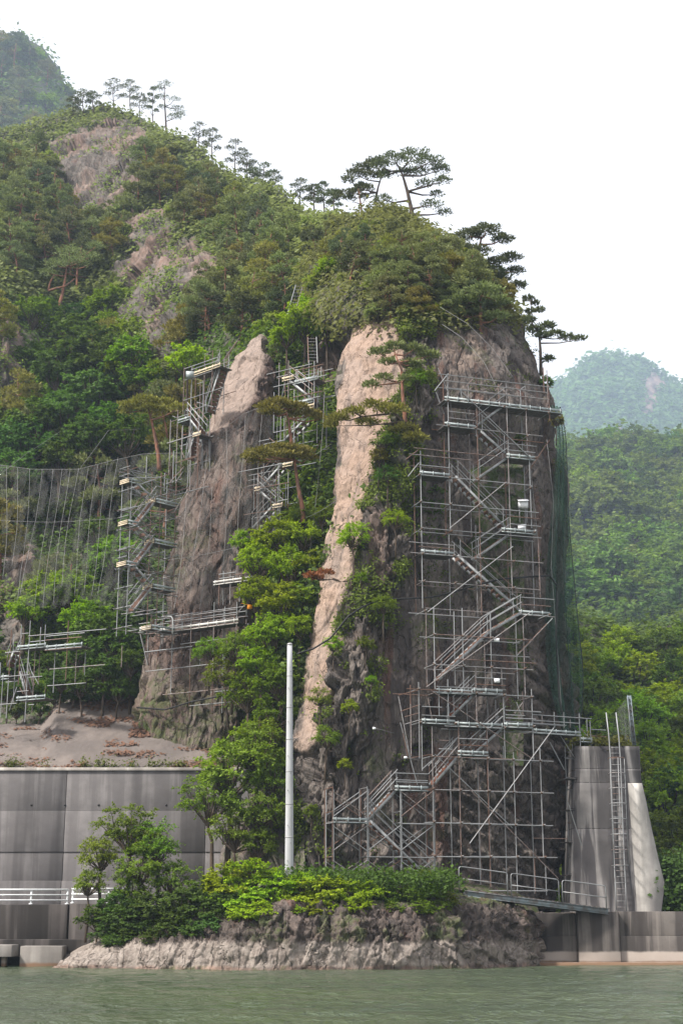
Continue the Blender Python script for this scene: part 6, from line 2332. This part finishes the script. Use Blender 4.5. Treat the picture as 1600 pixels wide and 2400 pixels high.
_rk = (mrk[:, :mnf].ravel() >= 0.45) & (fbm(mv[:, :mnf].reshape(-1, 3) * 0.35, 3, 98) > 0.02)
undergrowth('undergrowth', 'scrub growing in the cracks of the bare crags', mv[:, :mnf].reshape(-1, 3)[_rk], mn[:, :mnf].reshape(-1, 3)[_rk], 9000, 0.3, (0.15, 0.175, 0.05), U9, 0.6, 6, 0.3)
_d = np.where((TPY < 760) & (TN[:, 1] < 0.4))[0]
undergrowth('undergrowth', 'green thicket covering the rounded cliff top', TV[_d], TN[_d], 40000, 0.26, (0.15, 0.168, 0.06), U9)
_m = np.where((TOW[5] > 0.5) & (TPY > 740) & (sstep(0.0, 0.35, fbm(TV * 0.45, 3, 81) + 0.5 * fbm(TV * 1.3, 2, 83)) > 0.35))[0]
undergrowth('undergrowth', 'moss and small plants on the broken cliff corner', TV[_m], TN[_m], 26000, 0.12, (0.13, 0.16, 0.03), U9, 0.4, 6, 0.14)
_m = np.where((TOW[6] > 0.5) & (TPY > 760) & (TPY < 2040) & (TPX > 850) & (fbm(TV * 0.7, 3, 82) > 0.34))[0]
undergrowth('undergrowth', 'sparse green tufts growing on the dark cliff face', TV[_m], TN[_m], 3200, 0.10, (0.07, 0.10, 0.022), U9, 0.4, 8, 0.12)
for S_, n_, sz_, lb_ in ((HILL_NEAR, 60000, 0.55, 'dark undergrowth between the trees behind the buttress'), (HILL_MID, 50000, 2.0, 'hazy undergrowth on the valley hillside'), (HILL_LEFT, 30000, 1.8, 'hazy undergrowth on the blue peak')):
    v_, n__, x_, y_, r_, f_ = S_
    ok_ = (r_[:, :f_].ravel() < 0.4)
    undergrowth('undergrowth', lb_, v_[:, :f_].reshape(-1, 3)[ok_], n__[:, :f_].reshape(-1, 3)[ok_], n_, sz_, (0.10, 0.145, 0.035), U9, 0.6, 5, sz_)
v_, n__, x_, y_, r_, f_ = HILL_FAR
ok_ = (r_[:, :f_].ravel() < 0.45) & (x_[:, :f_].ravel() > 1200) & (x_[:, :f_].ravel() < 1700)
pp_, nn_ = v_[:, :f_].reshape(-1, 3)[ok_], n__[:, :f_].reshape(-1, 3)[ok_]
undergrowth('forest', 'distant woods covering the pale blue mountain', pp_, nn_, 90000, 5.4, (0.10, 0.15, 0.05), U9, 0.5, 26, 4.8)

# weeds along the coping of the retaining wall and bench tops
_w = []
for k in range(90):
    ix = U9.choice([35, 100, 190, 230, 260, 300, 355, 395, 20, 410]) + U9.normal(0, 9)
    _w.append(PI(ix, 1764, 82.35) + np.array([0, U9.uniform(0, 0.4), 0.05]))
_w = np.array(_w)
undergrowth('weeds', 'thin weeds sprouting along the top of the retaining wall', _w, np.tile((0, -0.3, 1.0), (len(_w), 1)), 1500, 0.11, (0.11, 0.13, 0.03), U9, 0.2, 6, 0.13)
_w = np.array([(x, U9.uniform(70.5, 75), 3.72) for x in U9.uniform(-3.5, 5.5, 400)])
undergrowth('weeds', 'grass and weeds on top of the rock shelf', _w, np.tile((0, 0, 1.0), (len(_w), 1)), 9000, 0.16, (0.075, 0.11, 0.024), U9, 0.2, 8, 0.25)
_w = np.array([(U9.uniform(12.5, 15.5), U9.uniform(79.3, 82), 10.95) for _ in range(120)])
undergrowth('weeds', 'dry grass on top of the buttress below the net', _w, np.tile((0, -0.4, 1.0), (120, 1)), 1800, 0.2, (0.11, 0.12, 0.03), U9, 0.1, 8, 0.2)
_w = np.array([PI(x, y, 79.6) for x, y in zip(U9.uniform(1500, 1580, 300), U9.uniform(1985, 2085, 300))])
undergrowth('ivy', 'glossy ivy creeping down beside the buttress onto the river wall', _w, np.tile((0, -1.0, 0.4), (300, 1)), 7000, 0.2, (0.06, 0.11, 0.024), U9, 0.3, 10, 0.3)

# ------------------------------------------------------------------ nets, cables, small things
def wire(label, pts, r=0.02, mat='cable', group=None, name='net_cable', cat='cable', sag=0.0):
    pts = np.array(pts, float)
    n = 14
    t = np.linspace(0, 1, len(pts))
    tt = np.linspace(0, 1, max(n, len(pts) * 5))
    q = np.stack([np.interp(tt, t, pts[:, k]) for k in range(3)], 1)
    q[:, 2] -= sag * 4 * tt * (1 - tt)
    mb = MB()
    base = q[-1].copy()
    mb.tube(q - base, r, 5)
    return obj(name, mb.mesh(name, M[mat], True), None, label, cat, group, 'thing', tuple(base))


def green_net():
    """sheet net hung down the right flank of the tower"""
    left = [(1262, 930, 82.4), (1276, 1000, 82.2), (1268, 1150, 81.6), (1255, 1300, 81.2), (1252, 1450, 80.8), (1262, 1570, 80.6), (1290, 1680, 80.6)]
    right = [(1286, 935, 84.0), (1299, 1010, 83.6), (1303, 1150, 83.0), (1312, 1270, 82.6), (1326, 1420, 82.2), (1338, 1560, 81.9), (1330, 1690, 81.7)]
    L = catmull(np.array([PI(*p) for p in left]), [14] * 6)
    Rr = catmull(np.array([PI(*p) for p in right]), [14] * 6)
    nu, nv = len(L), 40
    V = np.zeros((nu, nv, 3))
    for j in range(nv):
        a = j / (nv - 1)
        V[:, j] = L * (1 - a) + Rr * a
        s = np.linspace(0, 1, nu)
        V[:, j, 1] += 0.28 * np.sin(a * 17 + s * 1.5) * (0.4 + s) * math.sin(a * math.pi) ** 0.5
        V[:, j, 0] += 0.12 * np.sin(a * 23 + s * 2.0) * (0.3 + s) * math.sin(a * math.pi)
    r = empty('safety_net', PI(1330, 1690, 81.7), 'dark green sheet net hanging down the right edge of the cliff', 'net')
    o = obj('net_sheet', mesh_np('net_sheet', V.reshape(-1, 3), grid_quads(nu, nv), None, M['green_net'], True), r)
    o.matrix_parent_inverse = Matrix.Translation(-Vector(r.location))
    mb = MB()
    mb.tube(Rr[::4], 0.025, 5)
    o = obj('edge_rope', mb.mesh('edge_rope', M['black_cable'], True), r)
    o.matrix_parent_inverse = Matrix.Translation(-Vector(r.location))


green_net()

# wire net draped over the fin and the left slope: hem rope and hanging ropes
hem = [(0, 1068, 96), (75, 1078, 95), (180, 1078, 93.5), (250, 1060, 92.5), (330, 1042, 91.5), (440, 1040, 91), (470, 1012, 90.2), (520, 980, 88.6), (560, 950, 87.6), (600, 935, 87.2), (650, 938, 87.4)]
wire('upper hem rope of the wire net draped across fin and slope', [PI(*p) for p in hem], 0.012)
for k, (x0, y0, x1, y1, d0, d1) in enumerate(((98, 1078, 50, 1370, 94.6, 91), (140, 1078, 100, 1400, 94, 90.5), (178, 1075, 140, 1350, 93.4, 90), (225, 1068, 190, 1360, 92.8, 89.6), (275, 1050, 222, 1370, 92, 89.3), (45, 1075, 30, 1300, 95, 92), (70, 1077, 45, 1380, 94.9, 91.2), (120, 1078, 82, 1400, 94.3, 90.8), (158, 1078, 122, 1390, 93.7, 90.2), (202, 1074, 168, 1370, 93.1, 89.8), (250, 1060, 208, 1370, 92.4, 89.4), (20, 1072, 8, 1330, 95.6, 92.2),
                                              (522, 985, 512, 1380, 88.2, 84.4), (475, 1015, 440, 1360, 89.6, 85.0), (560, 955, 545, 1340, 87.2, 84.0), (600, 940, 588, 1330, 86.8, 83.9), (640, 940, 640, 1200, 86.8, 83.4), (440, 1060, 400, 1400, 90.2, 85.8), (490, 1120, 462, 1400, 88.0, 84.6), (745, 900, 700, 1420, 83.4, 79.6))):
    nm = ('on the left slope' if k < 12 else 'over the rock fin' if k < 19 else 'beside the pink slab')
    pts = [PI(x0 + (x1 - x0) * t + 4 * math.sin(t * 5 + k), y0 + (y1 - y0) * t, d0 + (d1 - d0) * t) for t in np.linspace(0, 1, 6)]
    wire('thin grey rope of the wire net hanging ' + nm, pts, 0.011, 'cable', 'wire net ropes ' + nm)
for lb, pts in (('cross rope of the wire net low on the fin', [(360, 1290, 86.8), (470, 1270, 84.8), (560, 1250, 84.2), (640, 1225, 84.0)]), ('cross rope of the wire net on the left slope', [(0, 1195, 96), (120, 1196, 94), (270, 1190, 91)]),
                ('rope stretched from the fin to the upper pink slab', [(560, 1120, 86.4), (640, 1095, 83.6), (760, 1020, 80.6)]), ('rope stretched from pine trunk to the middle pink slab', [(700, 1190, 81.5), (770, 1150, 79.8)]),
                ('upper rope reaching across the gully to the pink slab', [(700, 920, 86), (800, 860, 81)]), ('stay rope slanting over the dark hollow', [(185, 1075, 93.3), (250, 985, 100), (325, 985, 104)]),
                ('stay rope on the dark slope at the left edge', [(0, 1090, 99), (60, 1040, 102), (140, 990, 106)])):
    wire(lb, [PI(*p) for p in pts], 0.011, 'cable', None, 'net_cable', 'cable', 0.1)
for lb, pts in (('leftmost rope of the net hanging over the dome face', [(1005, 845, 77.8), (1030, 905, 77.2), (1040, 960, 77.6)]), ('middle rope of the net curving down the dome face', [(1015, 745, 80.6), (1060, 775, 80.0), (1110, 830, 79.6), (1140, 890, 79.3)]),
                ('upper rope of the net curving down the dome face', [(1010, 705, 81.5), (1075, 745, 80.9), (1130, 800, 80.6), (1180, 870, 80.4)]), ('rope of the net running down the right flank', [(1255, 1010, 81.0), (1270, 1150, 80.6), (1265, 1300, 80.2), (1280, 1500, 79.8), (1290, 1650, 79.8)]),
                ('second rope of the net on the right flank', [(1215, 1050, 80.2), (1235, 1250, 79.6)])):
    wire(lb, [PI(*p) for p in pts], 0.014, 'cable')


def wire_net_sheet():
    foot = [(10, 1380, 91.5), (60, 1390, 91), (120, 1400, 90.4), (190, 1375, 89.6), (260, 1400, 88.6), (400, 1400, 85.8), (462, 1400, 84.5), (512, 1385, 84.2), (545, 1345, 83.9), (588, 1330, 83.8), (640, 1225, 83.3)]
    n = 90
    T = np.linspace(0, 1, len(hem))
    tt = np.linspace(0, 1, n)
    A = np.array([PI(*p) for p in hem])
    B = np.array([PI(*p) for p in foot])
    A = np.stack([np.interp(tt, T, A[:, k]) for k in range(3)], 1)
    B = np.stack([np.interp(tt, T, B[:, k]) for k in range(3)], 1)
    m = 50
    V = np.zeros((n, m, 3))
    for j in range(m):
        a = j / (m - 1)
        V[:, j] = A * (1 - a) + B * a
        V[:, j, 1] += 0.25 * np.sin(tt * 40) * math.sin(a * 3.14)
    obj('wire_net', mesh_np('wire_net', V.reshape(-1, 3), grid_quads(n, m), None, M['wire_net'], True), None, 'fine dark wire net curtain draped over the left slope and fin', 'net', None, 'thing')


wire_net_sheet()


# black service cable round the cliff
cab = [(682, 1502, 75.2), (720, 1490, 75.4), (760, 1465, 75.4), (800, 1415, 75.2), (830, 1395, 75.6), (870, 1378, 76.0), (930, 1375, 76.4), (990, 1372, 76.8), (1040, 1360, 77.0), (1100, 1342, 77.6), (1150, 1330, 78.2), (1210, 1325, 79.4), (1262, 1322, 80.0), (1278, 1345, 80.1), (1276, 1450, 79.9), (1283, 1600, 79.6), (1290, 1640, 79.6)]
wire('thick black service cable looped around the cliff face', [PI(*p) for p in cab], 0.05, 'black_cable', None, 'service_cable')
wire('black cable bundle lying across the rock under the fin walkway', [PI(*p) for p in [(315, 1625, 86.5), (380, 1630, 84.6), (440, 1612, 83.6), (500, 1600, 83.2), (560, 1580, 82.6)]], 0.05, 'black_cable', None, 'service_cable')


def white_cabinet():
    c = U.at('1', 1018, 1140, 0.45)
    r = empty('instrument_cabinet', c, 'white instrument cabinet with slanted lid on the upper scaffold', 'cabinet')
    mb = MB()
    mb.box((-0.26, -0.2, -0.18), (0.26, 0.2, 0.16))
    obj('cabinet_body', mb.mesh('cabinet_body', M['white_box']), r)
    mb = MB()
    mb.hexa([(-0.3, -0.34, 0.13), (0.3, -0.34, 0.13), (0.28, 0.24, 0.36), (-0.28, 0.24, 0.36), (-0.3, -0.34, 0.16), (0.3, -0.34, 0.16), (0.28, 0.24, 0.40), (-0.28, 0.24, 0.40)])
    obj('lid', mb.mesh('lid', M['white_box']), r)
    for s in (-0.2, 0.2):
        mb = MB()
        mb.box((s - 0.02, -0.02, -1.0), (s + 0.02, 0.02, -0.18))
        obj('leg', mb.mesh('leg', M['pipe']), r)
    c = U.at('1', 1010, 1325, 0.4)
    r = empty('plastic_case', c, 'small white case standing on the landing below the cabinet', 'case')
    mb = MB()
    mb.box((-0.2, -0.15, 0.02), (0.2, 0.15, 0.24))
    obj('case_body', mb.mesh('case_body', M['white_box']), r)
    mb = MB()
    mb.box((-0.215, -0.165, 0.243), (0.215, 0.165, 0.29))
    obj('lid', mb.mesh('lid', M['white_box']), r)
    for (x, y, w, h, lb) in ((825, 690, 0.14, 0.09, 'small white notice plate below the long middle stair'), (828, 988, 0.14, 0.1, 'small white notice plate beside the short lower deck')):
        c = W_.at('2', x, y, -0.12)
        mb = MB()
        mb.box((-w, -0.008, -h), (w, 0.008, h))
        for s in (-w * 0.7, w * 0.7):
            mb.tube([(s, -0.012, h * 0.7), (s, 0.05, h * 0.7)], 0.012, 5)
        obj('notice_plate', mb.mesh('notice_plate', M['white_box']), None, lb, 'sign', None, 'thing', tuple(c))
    c = PI(574, 1394, 81.4)
    mb = MB()
    mb.hexa([(-0.15, -0.02, -0.13), (0.13, -0.02, -0.10), (0.13, 0.02, -0.10), (-0.15, 0.02, -0.13), (-0.13, -0.02, 0.13), (0.15, -0.02, 0.12), (0.15, 0.02, 0.12), (-0.13, 0.02, 0.13)])
    mb.tube([(0, 0.03, 0.1), (-0.5, 0.2, 0.25)], 0.012, 5)
    obj('warning_board', mb.mesh('warning_board', M['orange']), None, 'small orange board hung at the end of the fin walkway', 'sign', None, 'thing', tuple(c))
    # bent lamp-post-like pipe on the walkway
    mb = MB()
    b = PI(396, 1455, 83.6)
    pts = [np.array((0, 0, 0.0)), np.array((0, 0, 0.75)), np.array((-0.03, 0, 0.9)), np.array((-0.12, 0, 0.99)), np.array((-0.3, 0, 1.0))]
    mb.tube(pts, 0.03, 6)
    obj('bent_pipe', mb.mesh('bent_pipe', M['white_paint'], True), None, 'white bent pipe post at the near end of the fin walkway', 'pipe', None, 'thing', tuple(b))


white_cabinet()


# spotlights clipped to the rock on short arms
for (ix, iy, d, lb) in ((860, 1673, 74.9, 'upper small white lamp on an arm from the dark rock'), (932, 1740, 74.6, 'lower small white lamp on an arm near the scaffold edge')):
    c = PI(ix, iy, d)
    r = empty('clip_lamp', c, lb, 'lamp')
    mb = MB()
    mb.tube([(-0.1, 0, 0), (-0.04, 0, 0.0), (0.06, 0, 0)], [0.05, 0.07, 0.04], 8)
    obj('lamp_head', mb.mesh('lamp_head', M['white_box'], True), r)
    mb = MB()
    mb.tube([(0.06, 0, 0), (0.6, 0.6, -0.06), (1.0, 1.2, -0.1)], 0.014, 5)
    obj('arm', mb.mesh('arm', M['cable']), r)

# ------------------------------------------------------------------ valley haze
t = NT('valley_haze')
pv = t.n('VolumePrincipled')
pv.inputs['Color'].default_value = (0.64, 0.79, 1.0, 1)
pv.inputs['Density'].default_value = 0.00026
pv.inputs['Anisotropy'].default_value = 0.2
t.l(pv.outputs[0], t.out.inputs['Volume'])
mb = MB()
mb.box((-420, -20, -1.6), (900, 2160, 740))
obj('haze', mb.mesh('haze', t.m), None, 'thin bluish summer haze filling the valley', 'haze', None, 'stuff')


# ------------------------------------------------------------------ labels: tell look-alikes apart by their order
def tell_apart():
    from collections import defaultdict
    words = ['', 'second', 'third', 'fourth', 'fifth', 'sixth', 'seventh', 'eighth', 'ninth', 'tenth', 'eleventh', 'twelfth', 'thirteenth', 'fourteenth', 'fifteenth', 'sixteenth', 'seventeenth', 'eighteenth', 'nineteenth', 'twentieth']
    by = defaultdict(list)
    for o in bpy.data.objects:
        if o.parent is None and 'label' in o and o.get('kind') == 'thing':
            by[o['label']].append(o)
    for lab, os_ in by.items():
        n = len(os_)
        if n < 2 or n > 20 or len(lab.split()) > 12:
            continue
        L = np.array([tuple(o.location) for o in os_])
        px, py = project(L)
        order = np.argsort(px)
        for k, i in enumerate(order):
            os_[i]['label'] = lab + ', ' + ('leftmost' if k == 0 else 'rightmost' if k == n - 1 else words[k] + ' from the left')


tell_apart()
